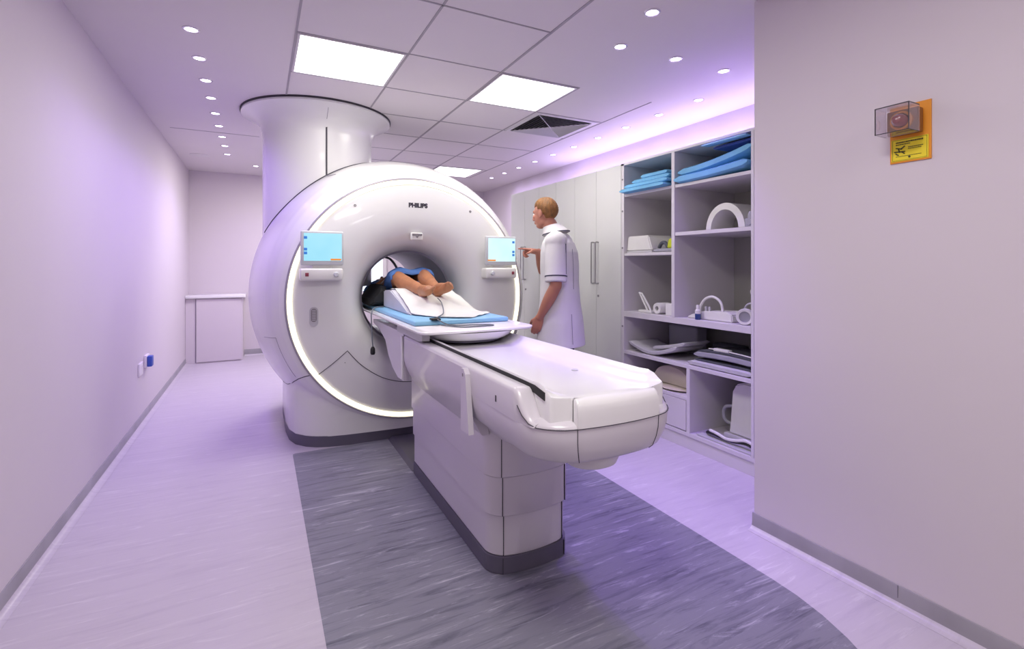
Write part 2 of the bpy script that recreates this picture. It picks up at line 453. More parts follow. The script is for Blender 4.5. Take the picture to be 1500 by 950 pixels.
# air diffuser
t = thing('air_vent', 'square four-way louvred air diffuser in the ceiling grid', 'air vent', (2.385, 3.875, HC))
cx, cy = 2.385, 3.875
bm = NB(); box(bm, cx - .28, cx + .28, cy - .28, cy + .28, HC - .0015, HC + .003); obj('backing', bm, 'gap', t, smooth=False)
bm = NB()
def sqring(bm, h1, z1, h2, z2):
    loft(bm, [[Vector((cx + sx * h1, cy + sy * h1, z1)) for sx, sy in ((-1, -1), (1, -1), (1, 1), (-1, 1))],
              [Vector((cx + sx * h2, cy + sy * h2, z2)) for sx, sy in ((-1, -1), (1, -1), (1, 1), (-1, 1))]], cap=False)
sqring(bm, .31, HC, .305, HC - .008); sqring(bm, .305, HC - .008, .275, HC - .008); sqring(bm, .275, HC - .008, .27, HC)
obj('frame', bm, 'cabshelf', t, smooth=False)
for k in range(8):
    h = .262 - k * .032
    bm = NB(); sqring(bm, h, HC - .016, h - .020, HC - .002); sqring(bm, h + .002, HC - .0165, h - .019, HC - .0015)
    obj('louvre', bm, 'coilmid', t, smooth=False)
bm = NB()
for s in (-1, 1):
    tube(bm, [(cx - .27, cy - s * .27, HC - .010), (cx + .27, cy + s * .27, HC - .010)], .004, 6)
obj('cross_rib', bm, 'cabshelf', t)

# ------------------------------------------------------------------ scanner
GXc, GZ = 1.04, 1.035
G = thing('mri_scanner', 'large white ring-shaped scanner with a glowing ring around its bore', 'medical scanner', (GXc, 4.4, 0))
RP = [(3.604, .882), (3.612, .895), (3.64, .925), (3.70, .965), (3.80, 1.005), (3.95, 1.045), (4.15, 1.085), (4.35, 1.11), (4.55, 1.12),
      (4.75, 1.11), (4.95, 1.08), (5.10, 1.03), (5.20, .97), (5.25, .88)]
WP = [(3.604, .0), (3.625, .30), (3.645, .50), (3.665, .60), (3.70, .685), (3.75, .75), (3.83, .81), (3.95, .845), (4.15, .86), (4.7, .86), (4.95, .84),
      (5.10, .78), (5.2, .66), (5.25, .4)]
def lerp(tab, y):
    if y <= tab[0][0]: return tab[0][1]
    for (a, b), (c, d) in zip(tab, tab[1:]):
        if y <= c: return b + (d - b) * (y - a) / (c - a)
    return tab[-1][1]
ZB = GZ - .075
def rho(y, th):
    R = lerp(RP, y); W = lerp(WP, y); c = abs(math.cos(th)); s = math.sin(th)
    if s >= 0: return R + .034 * s * s * min(1, (R - .88) / .2)
    s = -s
    tb = min(W / max(c, 1e-6), ZB / max(s, 1e-6))
    return min(max(R, tb), ZB / max(s, 1e-6))
def shell_pt(y, th, off=0): 
    q = rho(y, th) + off
    return Vector((GXc + q * math.cos(th), y, GZ + q * math.sin(th)))
ysec = sorted(set([a for a, _ in RP] + [a for a, _ in WP] + [3.68, 3.725, 3.78, 3.88, 4.05, 4.25, 4.45, 4.65, 4.85, 5.03]))
def sec_angles(y):
    tc_ = math.atan2(lerp(WP, y), ZB)             # half angle of the flat bottom, seen from the centre
    lo, hi = -PI / 2 - tc_, -PI / 2 + tc_
    out = [lo + (hi - lo) * k / 32 for k in range(33)]
    out += [hi + (.6 + PI / 2 - tc_) * 0 + (2 * PI - (hi - lo)) * k / 160 for k in range(1, 160)]
    return out
bm = NB(); loft(bm, [[shell_pt(y, a) for a in sec_angles(y)] for y in ysec], cap=False)
obj('outer_shell', bm, 'gantry', G, ang=50)
# plinth
bm = NB()
ol = [(GXc - lerp(WP, y) , y) for y in (3.64, 3.655, 3.67, 3.70, 3.75, 3.83, 3.95, 4.15, 4.7, 4.95, 5.1, 5.2)]
ol = ol + [(2 * GXc - x, y) for x, y in reversed(ol)]
prism(bm, ol, 0.0, .078, 'Z'); obj('plinth', bm, 'dark', G, ang=25)
# face and bore
def yl(prof): return [(r, y) for r, y in prof]
bm = NB()
lathe(bm, [(.848, 3.603), (.844, 3.597), (.82, 3.592), (.70, 3.578), (.60, 3.574), (.54, 3.578), (.495, 3.590), (.46, 3.61), (.43, 3.64), (.405, 3.68), (.385, 3.73), (.370, 3.79), (.362, 3.84)], (GXc, 0, GZ), 'Y', 96)
obj('front_cover', bm, 'gantry', G, ang=50)
bm = NB(); lathe(bm, [(.3625, 3.838), (.352, 3.85), (.350, 3.87), (.350, 4.95), (.38, 5.08), (.45, 5.18), (.55, 5.24), (.88, 5.25)], (GXc, 0, GZ), 'Y', 96)
obj('bore_liner', bm, 'coilmid', G, ang=50)
bm = NB(); lathe(bm, [(.3625, 3.836), (.355, 3.840), (.348, 3.846), (.3475, 3.858), (.356, 3.862)], (GXc, 0, GZ), 'Y', 96, True)
obj('bore_rim', bm, 'ringedge', G)
bm = NB(); lathe(bm, [(.846, 3.600), (.850, 3.589), (.862, 3.584), (.874, 3.589), (.879, 3.600), (.862, 3.606)], (GXc, 0, GZ), 'Y', 128, True)
tag(obj('light_ring', bm, 'ring', G), 'glowing warm white ring')
bm = NB(); lathe(bm, [(.879, 3.603), (.882, 3.592), (.892, 3.596), (.894, 3.608)], (GXc, 0, GZ), 'Y', 128, True)
obj('ring_edge', bm, 'ringedge', G)
# column to the ceiling
CXc, CYc = .463, 4.59
bm = NB()
lathe(bm, [(.44, 1.10), (.44, 2.34), (.445, 2.39), (.46, 2.435), (.495, 2.475), (.54, 2.505), (.585, 2.525), (.60, 2.532), (.60, HC)], (CXc, CYc, 0), 'Z', 128)
obj('column_shroud', bm, 'gantry', G, ang=50)
bm = NB(); lathe(bm, [(.598, HC - .014), (.607, HC - .014), (.607, HC), (.598, HC)], (CXc, CYc, 0), 'Z', 128, True); obj('column_gap', bm, 'gap', G)
# seam where the column meets the shell
def shell_top_z(x, y):
    dx = x - GXc; th = PI / 2
    for _ in range(12):
        q = rho(y, th); th = math.acos(max(-1, min(1, dx / q)))
    return GZ + rho(y, th) * math.sin(th)
sm = []
for k in range(60):
    a = math.radians(196 + (372 - 196) * k / 59)
    x = CXc + .441 * math.cos(a); y = CYc + .441 * math.sin(a)
    sm.append((x, y, shell_top_z(x, y) + .001))
bm = NB(); tube(bm, sm, .0065, 6); obj('column_seam', bm, 'seam', G)
# vertical groove on the column
ca = math.radians(-88.5)
bm = NB(); px, py = CXc + .4405 * math.cos(ca), CYc + .4405 * math.sin(ca)
zt = shell_top_z(px, py)
box(bm, px - .0065, px + .0065, py - .003, py + .01, zt, 2.43); 
obj('column_slot', bm, 'seam', G, smooth=False)
def shell_surf(x, y): return Vector((x, y, shell_top_z(x, y) + .001))
bm = NB(); tube(bm, [shell_surf(px + .10 * q * q * .5, py - .16 * q) for q in [i / 10 for i in range(11)]], .0022, 6); obj('hairline_joint', bm, 'softseam', G)
bm = NB(); tube(bm, [(CXc + .441 * math.cos(ca), CYc + .441 * math.sin(ca), 2.43), (CXc + .462 * math.cos(ca), CYc + .462 * math.sin(ca), 2.437), (CXc + .54 * math.cos(ca), CYc + .54 * math.sin(ca), 2.504)], .0015, 6); obj('hairline_joint', bm, 'softseam', G)
# lower front seam and side seam
def face_y(x, z):
    r = math.hypot(x - GXc, z - GZ)
    pr = [(.46, 3.61), (.495, 3.590), (.54, 3.578), (.60, 3.574), (.70, 3.578), (.82, 3.592), (.848, 3.597)]
    return lerp(pr, r) - .0008
for s in (1, -1):
    bm = NB()
    pp = smooth_path([(.355, 0, .528), (.45, 0, .600), (.546, 0, .682)], 6) + smooth_path([(.546, 0, .682), (.64, 0, .575), (.78, 0, .475), (.92, 0, .428), (1.04, 0, .42)], 6)[1:]
    tube(bm, [(GXc + s * (p.x - GXc), face_y(p.x, p.z), p.z) for p in pp], .0026, 6)
    obj('cover_seam', bm, 'seam', G)
for s in (1, -1):
    bm = NB(); pp = []
    for k in range(26):
        f = k / 25; y = 3.61 + .62 * f; z = .528 - .155 * math.sin(f * PI / 2)
        # find shell x at this height
        R = lerp(RP, y); W = lerp(WP, y); dz = GZ - z
        x = max(math.sqrt(max(R * R - dz * dz, 0)), W)
        pp.append((GXc - s * (x + .001), y, z))
    tube(bm, pp, .0032, 6)
    obj('side_seam', bm, 'seam', G)
# top edge line of the shell right of the column
bm = NB(); tube(bm, [shell_pt(4.38, a, .0006) for a in [math.radians(96 - 3 * i) for i in range(0, 18)]], .0022, 6); obj('top_seam', bm, 'softseam', G)
bm = NB(); tube(bm, [shell_pt(y, math.radians(195), .0006) for y in (3.72, 3.8, 3.9, 3.95)], .0016, 6)
tube(bm, [shell_pt(3.72, math.radians(a), .0006) for a in range(195, 214, 2)], .0012, 6)
obj('hatch_joint', bm, 'softseam', G)

text_mesh('brand_lettering', 'PHILIPS', .045, 'print', G, (1.052, 3.577, 1.722), (PI / 2, 0, 0), .0006, bold=.0026)
# small camera window over the bore
bm = NB(); box(bm, .995, 1.085, 3.562, 3.60, 1.465, 1.52, .008, 3); h = obj('camera_housing', bm, 'coil', G)
bm = NB(); box(bm, 1.003, 1.077, 3.556, 3.566, 1.497, 1.514, .002); sphere(bm, (1.04, 3.562, 1.492), .009, 12, 8); obj('camera_window', bm, 'button', h)
for x, z in ((.60, 1.70), (1.475, 1.70)):
    bm = NB(); lathe(bm, [(.004, -.001), (.009, -.002), (.010, .003), (.004, .003)], (x, face_y(x, z), z), 'Y', 12, True)
    obj('screw_cover', bm, 'button', G)
bm = NB(); box(bm, .528, .533, face_y(.53, .6) - .001, 3.60, .598, .603); obj('screw_dot', bm, 'seam', G, smooth=False)
# oval intercom by the ring
bm = NB(); yy = face_y(.328, .935)
prism(bm, [(x, z) for x, z in rrect(.300, .356, .865, .995, .027)], yy - .006, yy + .01, 'Y'); h = obj('intercom', bm, 'coilmid', G)
bm = NB(); prism(bm, rrect(.310, .346, .895, .985, .017), yy - .009, yy, 'Y'); h2 = obj('speaker_slot', bm, 'button', h)
bm = NB()
for k in range(7): box(bm, .316, .340, yy - .0105, yy - .008, .905 + k * .011, .910 + k * .011)
obj('speaker_grille', bm, 'coilmid', h, smooth=False)
# control screens
def console(cx, sgn, scr):
    y0 = 3.50; w = .135
    bm = NB(); box(bm, cx - .06, cx + .06, y0 + .02, 3.60, 1.18, 1.46, .01); 
    mnt = obj('screen_mount', bm, 'coil', G)
    bm = NB(); box(bm, cx - w, cx + w, y0, y0 + .028, 1.278, 1.508, .010, 3); s_ = obj('control_screen', bm, 'screen_edge', G)
    bm = NB(); box(bm, cx - w + .020 , cx + w - .012, y0 - .0015, y0 + .002, 1.308, 1.492); obj('display', bm, scr, s_, smooth=False)
    ex = cx + sgn * (w - .030)
    for z in (1.462, 1.385, 1.360):
        bm = NB(); box(bm, ex - .010, ex + .010, y0 - .0028, y0 - .001, z - .009, z + .009, .002)
        obj('icon', bm, 'ui_blue', s_)
    bm = NB(); ex = cx - sgn * (w - .050); box(bm, ex - .034, ex + .034, y0 - .0028, y0 - .001, 1.311, 1.323); obj('status_bar', bm, 'ui_orange', s_, smooth=False)
    bm = NB(); box(bm, cx - w - .004, cx + w - .004, y0 - .012, 3.598, 1.175, 1.258, .014, 3); c_ = obj('button_console', bm, 'coil', G)
    bm = NB(); ex = cx + sgn * (w - .038); box(bm, ex - .011, ex + .011, y0 - .015, y0 - .010, 1.205, 1.229, .002); tag(obj('stop_button', bm, 'red', c_), 'dark red square button')
    bm = NB(); solid_lathe(bm, [(.017, 0), (.017, -.016), (.013, -.022), (.0, -.023)], (cx - sgn * (w - .050), y0 - .010, 1.217), 'Y', 20); obj('dial', bm, 'screen_edge', c_)
console(GXc - .665, -1, 'scr_a'); console(GXc + .665, 1, 'scr_b')
# thin tick where the ring passes under the screens and a cable inside the bore
bm = NB(); tube(bm, smooth_path([(.93, 4.25, 1.355), (.98, 4.15, 1.33), (1.0, 4.02, 1.26), (1.0, 3.96, 1.20)], 6), .010, 8); obj('bore_cable', bm, 'cable', G)

# ------------------------------------------------------------------ couch
T = thing('patient_couch', 'white wheel-less scanner couch on a stepped pedestal', 'examination couch', (GXc, 2.4, 0))
T['label'] = 'long white scanner couch on a stepped pedestal leading into the bore'
def plan(hw, yn, yf, r=.05, bulge=.03, k=7, yr=None):
    """rounded plan outline, near end bulged"""
    yr = yr or r
    pts = []
    for i in range(k + 1):
        a = PI / 2 * i / k; pts.append((-hw + r - r * math.sin(PI / 2 - a), yn + yr - yr * math.sin(a)))
    m = 9; xa = -hw + r
    for i in range(1, m):
        f = i / m; pts.append((xa + (2 * (hw - r)) * f, yn))
    for i in range(k + 1):
        a = PI / 2 * (1 - i / k); pts.append((hw - r + r * math.cos(a), yn + yr - yr * math.sin(a)))
    pts += [(hw, yf - .02), (hw - .02, yf), (-hw + .02, yf), (-hw, yf - .02)]
    out = []
    for x, y in pts:
        d = (y - yn)
        b = bulge * (1 - (x / hw) ** 2) * max(0, 1 - d / .25) if d < .25 else 0
        out.append(Vector((GXc + x, y - b, 0)))
    return out
def stack(bm, layers):
    loft(bm, [[p + Vector((0, 0, z)) for p in plan(*a)] for z, a in layers])
bm = NB(); stack(bm, [(0.0, (.193, 1.838, 2.98, .07)), (.004, (.197, 1.834, 2.985, .07)), (.072, (.197, 1.834, 2.985, .07))]); obj('plinth', bm, 'dark', T)
tiers = [(.070, .240, .191, 1.842), (.240, .405, .200, 1.832), (.405, .640, .209, 1.823)]
for z0, z1, hw, yn in tiers:
    bm = NB(); stack(bm, [(z0, (hw - .006, yn + .004, 2.975, .07)), (z0 + .006, (hw, yn, 2.985, .07)), (z1 - .004, (hw, yn, 2.985, .07)), (z1, (hw - .004, yn + .004, 2.98, .07))])
    obj('pedestal_cover', bm, 'table', T)
for z0, z1, hw, yn in [(.0, .07, .197, 1.834)] + tiers:
    for s in (-1, 1):
        x = s * (hw - .052 if s < 0 else hw - .040)
        yb = yn - .03 * (1 - (x / hw) ** 2) + (.001 if s < 0 else .003)
        bm = NB(); box(bm, GXc + x - .0013, GXc + x + .0013, yb - .001, yb + .012, z0 + .004, z1 - .003)
        obj('pedestal_joint', bm, 'seam', T, smooth=False)
# upper body: side walls drop straight, a crisp lower edge, then the underside tucks in
bm = NB()
BL = [(.600, (.200, 1.62, 2.96, .10, .03)), (.630, (.215, 1.44, 2.96, .12, .04)), (.650, (.242, 1.330, 2.95, .11, .04)), (.657, (.258, 1.312, 2.95, .12, .045)), (.668, (.272, 1.302, 2.95, .12, .045)), (.700, (.288, 1.294, 2.95, .12, .045)),
      (.730, (.296, 1.290, 2.95, .12, .045)), (.770, (.298, 1.288, 2.95, .12, .045)), (.778, (.296, 1.291, 2.95, .12, .045)), (.787, (.286, 1.302, 2.95, .11, .045)), (.792, (.262, 1.320, 2.95, .10, .045))]
stack(bm, BL)
obj('couch_body', bm, 'table', T, ang=50)
bm = NB(); loft(bm, [[Vector((GXc + x * q - .03, 1.37 + y * q, z)) for x, y in [(.12 * math.cos(2 * PI * i / 28), .10 * math.sin(2 * PI * i / 28)) for i in range(28)]] for z, q in ((.607, .62), (.614, .75), (.64, .85), (.655, .86))])
obj('release_pad', bm, 'table', T)
# side rails beside the tray
def drop(y):
    q = min(1, max(0, (1.435 - y) / .095)); return q * q * (3 - 2 * q)
for s in (-1, 1):
    rings = []
    for y in [2.80, 2.5, 2.1, 1.8, 1.6, 1.50] + [1.47 - .010 * k for k in range(0, 15)]:
        e = max(0, (1.45 - y) / .16)
        xo = .300 - .060 * (1 - math.sqrt(max(0, 1 - min(1, e) ** 2)))
        top = .878 - .094 * drop(y)
        xi = min(.2365, xo - .02)
        prof = [(xi, .772), (xi, top - .004), (xi + .006, top - .001), (xo - .018, top), (xo - .006, top - .004), (xo, top - .014), (xo, .772)]
        if top - .014 < .7725: prof = [(p, max(q, .772)) for p, q in prof]
        rings.append([Vector((GXc + s * p, y, q)) for p, q in prof])
    bm = NB(); loft(bm, rings); obj('side_rail', bm, 'table', T, ang=50)
# side skirts that slope in to the pedestal behind the fin
for s in (-1, 1):
    def sec(y, zt_, k=1.0):
        return [Vector((GXc + s * p, y, q)) for p, q in ((.255, zt_), (.296, zt_), (.302, zt_ - .010), (.302, .735), (.285, .680), (.236, .590), (.228, .583), (.200, .583))]
    bm = NB(); loft(bm, [sec(1.84, .872), sec(2.79, .872)])
    obj('side_skirt', bm, 'table', T, ang=30)
    bm = NB(); x = GXc + s * .299
    prism(bm, [(1.850, .866), (1.822, .869), (1.802, .850), (1.765, .622), (1.850, .622)], x, x + s * .022, 'X')
    f_ = obj('rail_stop', bm, 'table', T, ang=30)
    bm = NB(); xx = x + s * .0225; box(bm, xx - .001, xx + .001, 1.823, 1.832, .838, .850); obj('stop_mark', bm, 'button', f_, smooth=False)
# tray: raised edges, a shallow trough and a narrower rounded nose flush with the body front
def tz(x, y):
    edge = min(1, max(0, (y - 1.27) / .10))
    z = .852 + .043 * edge * max(0, (abs(x) / .236 - .62) / .38) ** 2.0 
    z += .008 * max(0, 1 - abs(y - 1.30) / .12)
    return z
NW = .166
def hwid(y):
    if y < 1.285: return NW
    q = min(1, (y - 1.285) / .026); return NW + (.236 - NW) * q * q * (3 - 2 * q)
rows = []
nx = 36
def ynose(x): return 1.2445 + .042 * (abs(x) / .298) ** 2 - .003
def rowat(fy, fz, n=nx):
    return [Vector((GXc + (-NW + 2 * NW * i / n), fy(-NW + 2 * NW * i / n), fz(-NW + 2 * NW * i / n))) for i in range(n + 1)]
prof_n = [(.000, .7735), (-.0005, .80), (.000, .825), (.002, .840), (.006, .850), (.013, .857), (.022, .8605), (.030, .862)]
for dy, z in prof_n:
    rows.append(rowat(lambda x: ynose(x) + dy, lambda x: z))
for y in [1.280, 1.285] + [1.285 + .0026 * k for k in range(1, 11)] + [1.33, 1.35, 1.38, 1.42, 1.47, 1.52, 1.56, 1.62, 1.70, 1.8, 2.0, 2.3, 2.6, 2.95]:
    h = hwid(y); fade = max(0, min(1, 1 - (y - 1.285) / .06))
    rows.append([Vector((GXc + (-h + 2 * h * i / nx), y, tz(-h + 2 * h * i / nx, y) * (1 - fade) + .862 * fade)) for i in range(nx + 1)])
full = []
for r_ in rows:
    ed = .006
    l0, r0 = r_[0], r_[-1]
    zb = .7735 if l0.y < 1.48 else .845
    mid = [p.copy() for p in r_]
    full.append([Vector((l0.x, l0.y, min(zb, l0.z)))] + [Vector((l0.x, l0.y, max(min(zb, l0.z), l0.z - ed)))] + [Vector((p.x * 1 + (.004 if i == 0 else (-.004 if i == nx else 0)), p.y, p.z)) for i, p in enumerate(mid)] + [Vector((r0.x, r0.y, max(min(zb, r0.z), r0.z - ed)))] + [Vector((r0.x, r0.y, min(zb, r0.z)))])
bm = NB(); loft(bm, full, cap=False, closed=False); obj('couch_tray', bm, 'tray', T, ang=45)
# black slots under the tray edges
for s in (-1, 1):
    bm = NB()
    loft(bm, [[Vector((GXc + s * a, y, b)) for a, b in ((.2352, zt_ - .026), (.2352, zt_), (.2385, zt_), (.2385, zt_ - .026))] for y, zt_ in ((1.335, .876), (1.40, .887), (1.60, .889), (2.95, .889))])
    obj('guide_slot', bm, 'black', T, smooth=False)
# seams of the near end
e = [p for p in plan(.2992, 1.2868, 2.95, .12, .045)][0:-4]
bm = NB(); tube(bm, [Vector((p.x, p.y, .772 + .070 * min(1, max(0, (p.y - 1.33) / .09)) ** 1.5)) for p in e], .0016, 6); obj('body_joint', bm, 'seam', T)
for s in (-1, 1):
    cols = []
    for z, a in BL[3:8]:
        hw, yn, _, r, bu = a
        x = s * NW * (hw / .298) 
        xr = hw - r; yb = yn
        if abs(x) > xr:
            u_ = (abs(x) - xr) / r; yb = yn + r - r * math.sqrt(1 - u_ * u_)
        yb -= bu * (1 - (x / hw) ** 2) * max(0, 1 - (yb - yn) / .25)
        cols.append((GXc + x, yb - .0006, z))
    bm = NB(); tube(bm, cols, .0013, 6); obj('body_joint', bm, 'seam', T)
bm = NB(); box(bm, GXc - .3015, GXc - .299, 1.560, 1.568, .800, .822); obj('marker', bm, 'seam', T, smooth=False)
bm = NB(); solid_lathe(bm, [(.014, .0), (.012, .003), (.0, .004)], (GXc + .10, 1.66, .8525), 'Z', 16); obj('tray_latch', bm, 'coilmid', T)
# bridge between couch and bore
BR = 'bridge_panel'
for s in (-1, 1):
    bm = NB(); prism(bm, [(2.815, .885), (2.815, .61), (2.95, .605), (3.08, .64), (3.19, .70), (3.28, .785), (3.45, .835), (3.66, .86), (3.66, .885)], GXc + s * .298, GXc + s * .268, 'X')
    obj(BR, bm, 'table', T, ang=30)
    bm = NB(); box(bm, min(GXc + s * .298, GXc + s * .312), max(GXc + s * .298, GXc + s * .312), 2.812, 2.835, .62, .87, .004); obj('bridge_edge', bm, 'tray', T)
bm = NB(); box(bm, GXc - .27, GXc + .27, 2.95, 3.75, .835, .875, .006); obj('bridge_deck', bm, 'table', T)
bm = NB(); loft(bm, [[Vector((GXc + x, y, z)) for x, z in ((-.24, .835), (.24, .835), (.20, zz), (-.20, zz))] for y, zz in ((2.99, .62), (3.1, .64), (3.3, .70), (3.57, .80))]); obj('bridge_underside', bm, 'table', T, ang=30)
# sliding tabletop with its boat shaped end
bm = NB()
def plate(hw, yn, r, z): return [p + Vector((0, 0, z)) for p in plan(hw, yn, 4.95, r, .015)]
loft(bm, [plate(.318, 2.385, .05, .926), plate(.328, 2.372, .06, .931), plate(.330, 2.370, .06, .940), plate(.325, 2.376, .055, .945)])
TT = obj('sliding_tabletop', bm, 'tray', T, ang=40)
bm = NB()
lay = [(.878, .215, 2.47, .16), (.882, .232, 2.445, .17), (.900, .250, 2.415, .18), (.926, .262, 2.395, .18)]
loft(bm, [[p + Vector((.01, 0, z)) for p in plan(hw, yn, 3.6, r, .05)] for z, hw, yn, r in lay])
obj('tabletop_end', bm, 'tray', TT, ang=50)
bm = NB(); loft(bm, [[p + Vector((.01, 0, z)) for p in plan(hw, yn, 3.0, r, .05)] for z, hw, yn, r in ((.866, .20, 2.475, .15), (.879, .212, 2.472, .155))])
obj('tabletop_gasket', bm, 'dark', TT)
bm = NB(); prism(bm, [(2.44, .925), (2.44, .89), (2.50, .882), (2.95, .882), (2.95, .925)], GXc - .302, GXc - .262, 'X'); obj('tabletop_rail', bm, 'coilmid', TT, ang=30)

# floor cable cover between pedestal and scanner
t = thing('cable_cover', 'dark flat cable cover on the floor behind the pedestal', 'cable cover', (.98, 3.3, 0))
bm = NB(); prism(bm, [(.84, 0), (1.16, 0), (1.13, .018), (.87, .018)], 2.99, 3.63, 'Y'); obj('ramp', bm, 'dark', t, smooth=False)

# ------------------------------------------------------------------ things on the tabletop
def slab(bm, x0, x1, y0, y1, z0, z1, bev=.012): box(bm, x0, x1, y0, y1, z0, z1, bev, 3)
bm = NB(); box(bm, .750, 1.325, 2.62, 4.85, .9455, .972, .010, 3)
tag(obj('mattress', bm, 'mattress'), 'light blue mattress pad under the patient and white sheet', 'mattress')
# wedge
bm = NB()
prism(bm, [(2.95, .9725), (3.66, .9725), (3.66, 1.095), (3.45, 1.105), (3.18, 1.035), (3.02, .990)], .815, 1.255, 'X')
bmesh.ops.bevel(bm, geom=bm.edges[:], offset=.008, segments=2, affect='EDGES')
tag(obj('leg_wedge', bm, 'wedge'), 'pale grey wedge cushion under the legs, edge showing left of the sheet', 'cushion')
# sheet: a draped surface with thickness
def wedge_top(y):
    pr = [(2.60, .9735), (2.95, .9735), (3.02, .990), (3.18, 1.035), (3.45, 1.105), (3.66, 1.100)]
    return lerp(pr, y)
bm = NB(); nu, nv = 34, 40; top = []
for j in range(nv + 1):
    row = []
    for i in range(nu + 1):
        u_ = i / nu; f = j / nv
        yn = 2.622 + .34 * (1 - u_) ** 4 + .22 * max(0, u_ - .55) / .45
        y = yn + (3.64 - yn) * f
        xl = .862 - .035 * (1 - f); xr = 1.30 - .02 * f
        x = xl + (xr - xl) * u_
        z = wedge_top(y) + .008
        hump = .030 * math.exp(-((x - 1.05) / .20) ** 2) * math.exp(-((y - 3.10) / .16) ** 2)
        z += hump
        if x > 1.25: z = max(z - (x - 1.25) * 2.4 * (z - .978) / .12, .980)
        z += .003 * math.sin(19 * x + 8 * y) * math.sin(15 * y) + .002 * math.sin(41 * (x + y))
        row.append(Vector((x, y, z)))
    top.append(row)
bot = [[p - Vector((0, 0, .0035)) for p in r] for r in top]
va = [[bm.verts.new(p) for p in r] for r in top]; vb = [[bm.verts.new(p) for p in r] for r in bot]
for j in range(nv):
    for i in range(nu):
        bm.faces.new((va[j][i], va[j][i + 1], va[j + 1][i + 1], va[j + 1][i])); bm.faces.new((vb[j][i], vb[j + 1][i], vb[j + 1][i + 1], vb[j][i + 1]))
for j in range(nv):
    for i in (0, nu): bm.faces.new((va[j][i], va[j + 1][i], vb[j + 1][i], vb[j][i]))
for i in range(nu):
    for j in (0, nv): bm.faces.new((va[j][i], va[j][i + 1], vb[j][i + 1], vb[j][i]))
tag(obj('bed_sheet', bm, 'sheet', ang=60), 'white sheet draped over the wedge under the bare feet', 'sheet')
# black padded coil in the bore mouth
bm = NB(); rings = []
for y, q in ((3.66, .55), (3.69, .85), (3.74, 1.0), (3.95, 1.0), (4.10, .9), (4.16, .6)):
    xa, xb = .722, .858
    pr = [(xa, .978), (xb, .978), (xb + .005, 1.05), (xb - .01, 1.125), (xb - .05, 1.135), (xa + .05, 1.085), (xa + .002, 1.03)]
    cxx, czz = (xa + xb) / 2, 1.04
    rings.append([Vector((cxx + (x - cxx) * q, y, max(.976, czz + (z - czz) * q))) for x, z in pr])
loft(bm, rings)
bmesh.ops.bevel(bm, geom=bm.edges[:], offset=.006, segments=2, affect='EDGES')
tag(obj('black_coil_pad', bm, 'black'), 'black padded cushion in the left of the bore mouth', 'cushion')
# cables
bm = NB()
tube(bm, smooth_path([(1.03, 3.06, 1.066), (1.035, 3.01, 1.045), (1.02, 2.93, 1.018), (.985, 2.82, .995), (.94, 2.72, .992), (.885, 2.66, .982)], 6), .0035, 8)
tube(bm, smooth_path([(.868, 2.655, .981), (.875, 2.60, .979), (.93, 2.55, .952), (1.06, 2.52, .9495), (1.14, 2.49, .9495), (1.145, 2.455, .9495), (1.08, 2.445, .9495), (.96, 2.46, .9495), (.88, 2.56, .953)], 8), .0035, 8)
c1 = tag(obj('sensor_cable', bm, 'cable'), 'thin grey cable looping over the white sheet onto the tabletop end', 'cable')
bm = NB(); box(bm, .845, .895, 2.60, 2.655, .9745, .985, .003); o = obj('plug', bm, 'black', c1)
bm = NB()
tube(bm, smooth_path([(.80, 3.60, .978), (.735, 3.56, .976), (.700, 3.52, .945), (.697, 3.50, .86), (.700, 3.50, .78), (.705, 3.50, .71)], 8), .0045, 8)
c2 = tag(obj('hanging_cable', bm, 'cable'), 'grey cable hanging with a black plug below the bore mouth', 'cable')
bm = NB(); solid_lathe(bm, [(.008, .0), (.016, -.015), (.017, -.045), (.012, -.055)], (.705, 3.50, .71), 'Z', 16); obj('plug', bm, 'black', c2)

# ------------------------------------------------------------------ hands
def hand(bm, wrist, d, n, side, curls, scale=1.0, thumb=(.6, .5)):
    """d: towards the fingertips, n: out of the palm, side: towards the thumb"""
    d = Vector(d).normalized(); n = Vector(n); n = (n - d * n.dot(d)).normalized(); s = d.cross(n).normalized()
    if s.dot(Vector(side)) < 0: s = -s
    w = Vector(wrist); S = scale
    offs = [.030, .010, -.010, -.028]; ln = [.072, .080, .075, .058]; mc = [.088, .092, .088, .080]
    for k in range(4):
        kn = w + d * mc[k] * S + s * offs[k] * S
        tube(bm, [w + s * offs[k] * .55 * S, w + d * mc[k] * .5 * S + s * offs[k] * .85 * S, kn], [.0165 * S, .0155 * S, .0105 * S], 10)
        sphere(bm, kn, .0108 * S, 12, 8)
        p = kn; ang = 0; rr = [.0098, .0090, .0082, .0070]; seg = [.45, .32, .25]
        if k == 3: rr = [r * .88 for r in rr]
        for q in range(3):
            ang += curls[k] * (.75, 1.15, .8)[q]
            dirv = d * math.cos(ang) + n * math.sin(ang)
            e = p + dirv * ln[k] * seg[q] * 1.05 * S
            tube(bm, [p, e], [rr[q] * S, rr[q + 1] * S], 10); sphere(bm, e, rr[q + 1] * S, 10, 8); p = e
    # thumb leaves the side of the palm
    b = w + d * .022 * S + s * .022 * S
    m1 = b + (d * .65 + s * .62 + n * .25).normalized() * .040 * S
    m2 = m1 + (d * .88 + s * .30 + n * thumb[0]).normalized() * .032 * S
    m3 = m2 + (d * .95 - s * .05 + n * thumb[1]).normalized() * .026 * S
    for a, c, r1, r2 in ((b, m1, .0165, .0130), (m1, m2, .0125, .0105), (m2, m3, .0105, .0082)):
        tube(bm, [a, c], [r1 * S, r2 * S], 10); sphere(bm, c, r2 * S, 10, 8)
    sphere(bm, b, .0165 * S, 10, 8)

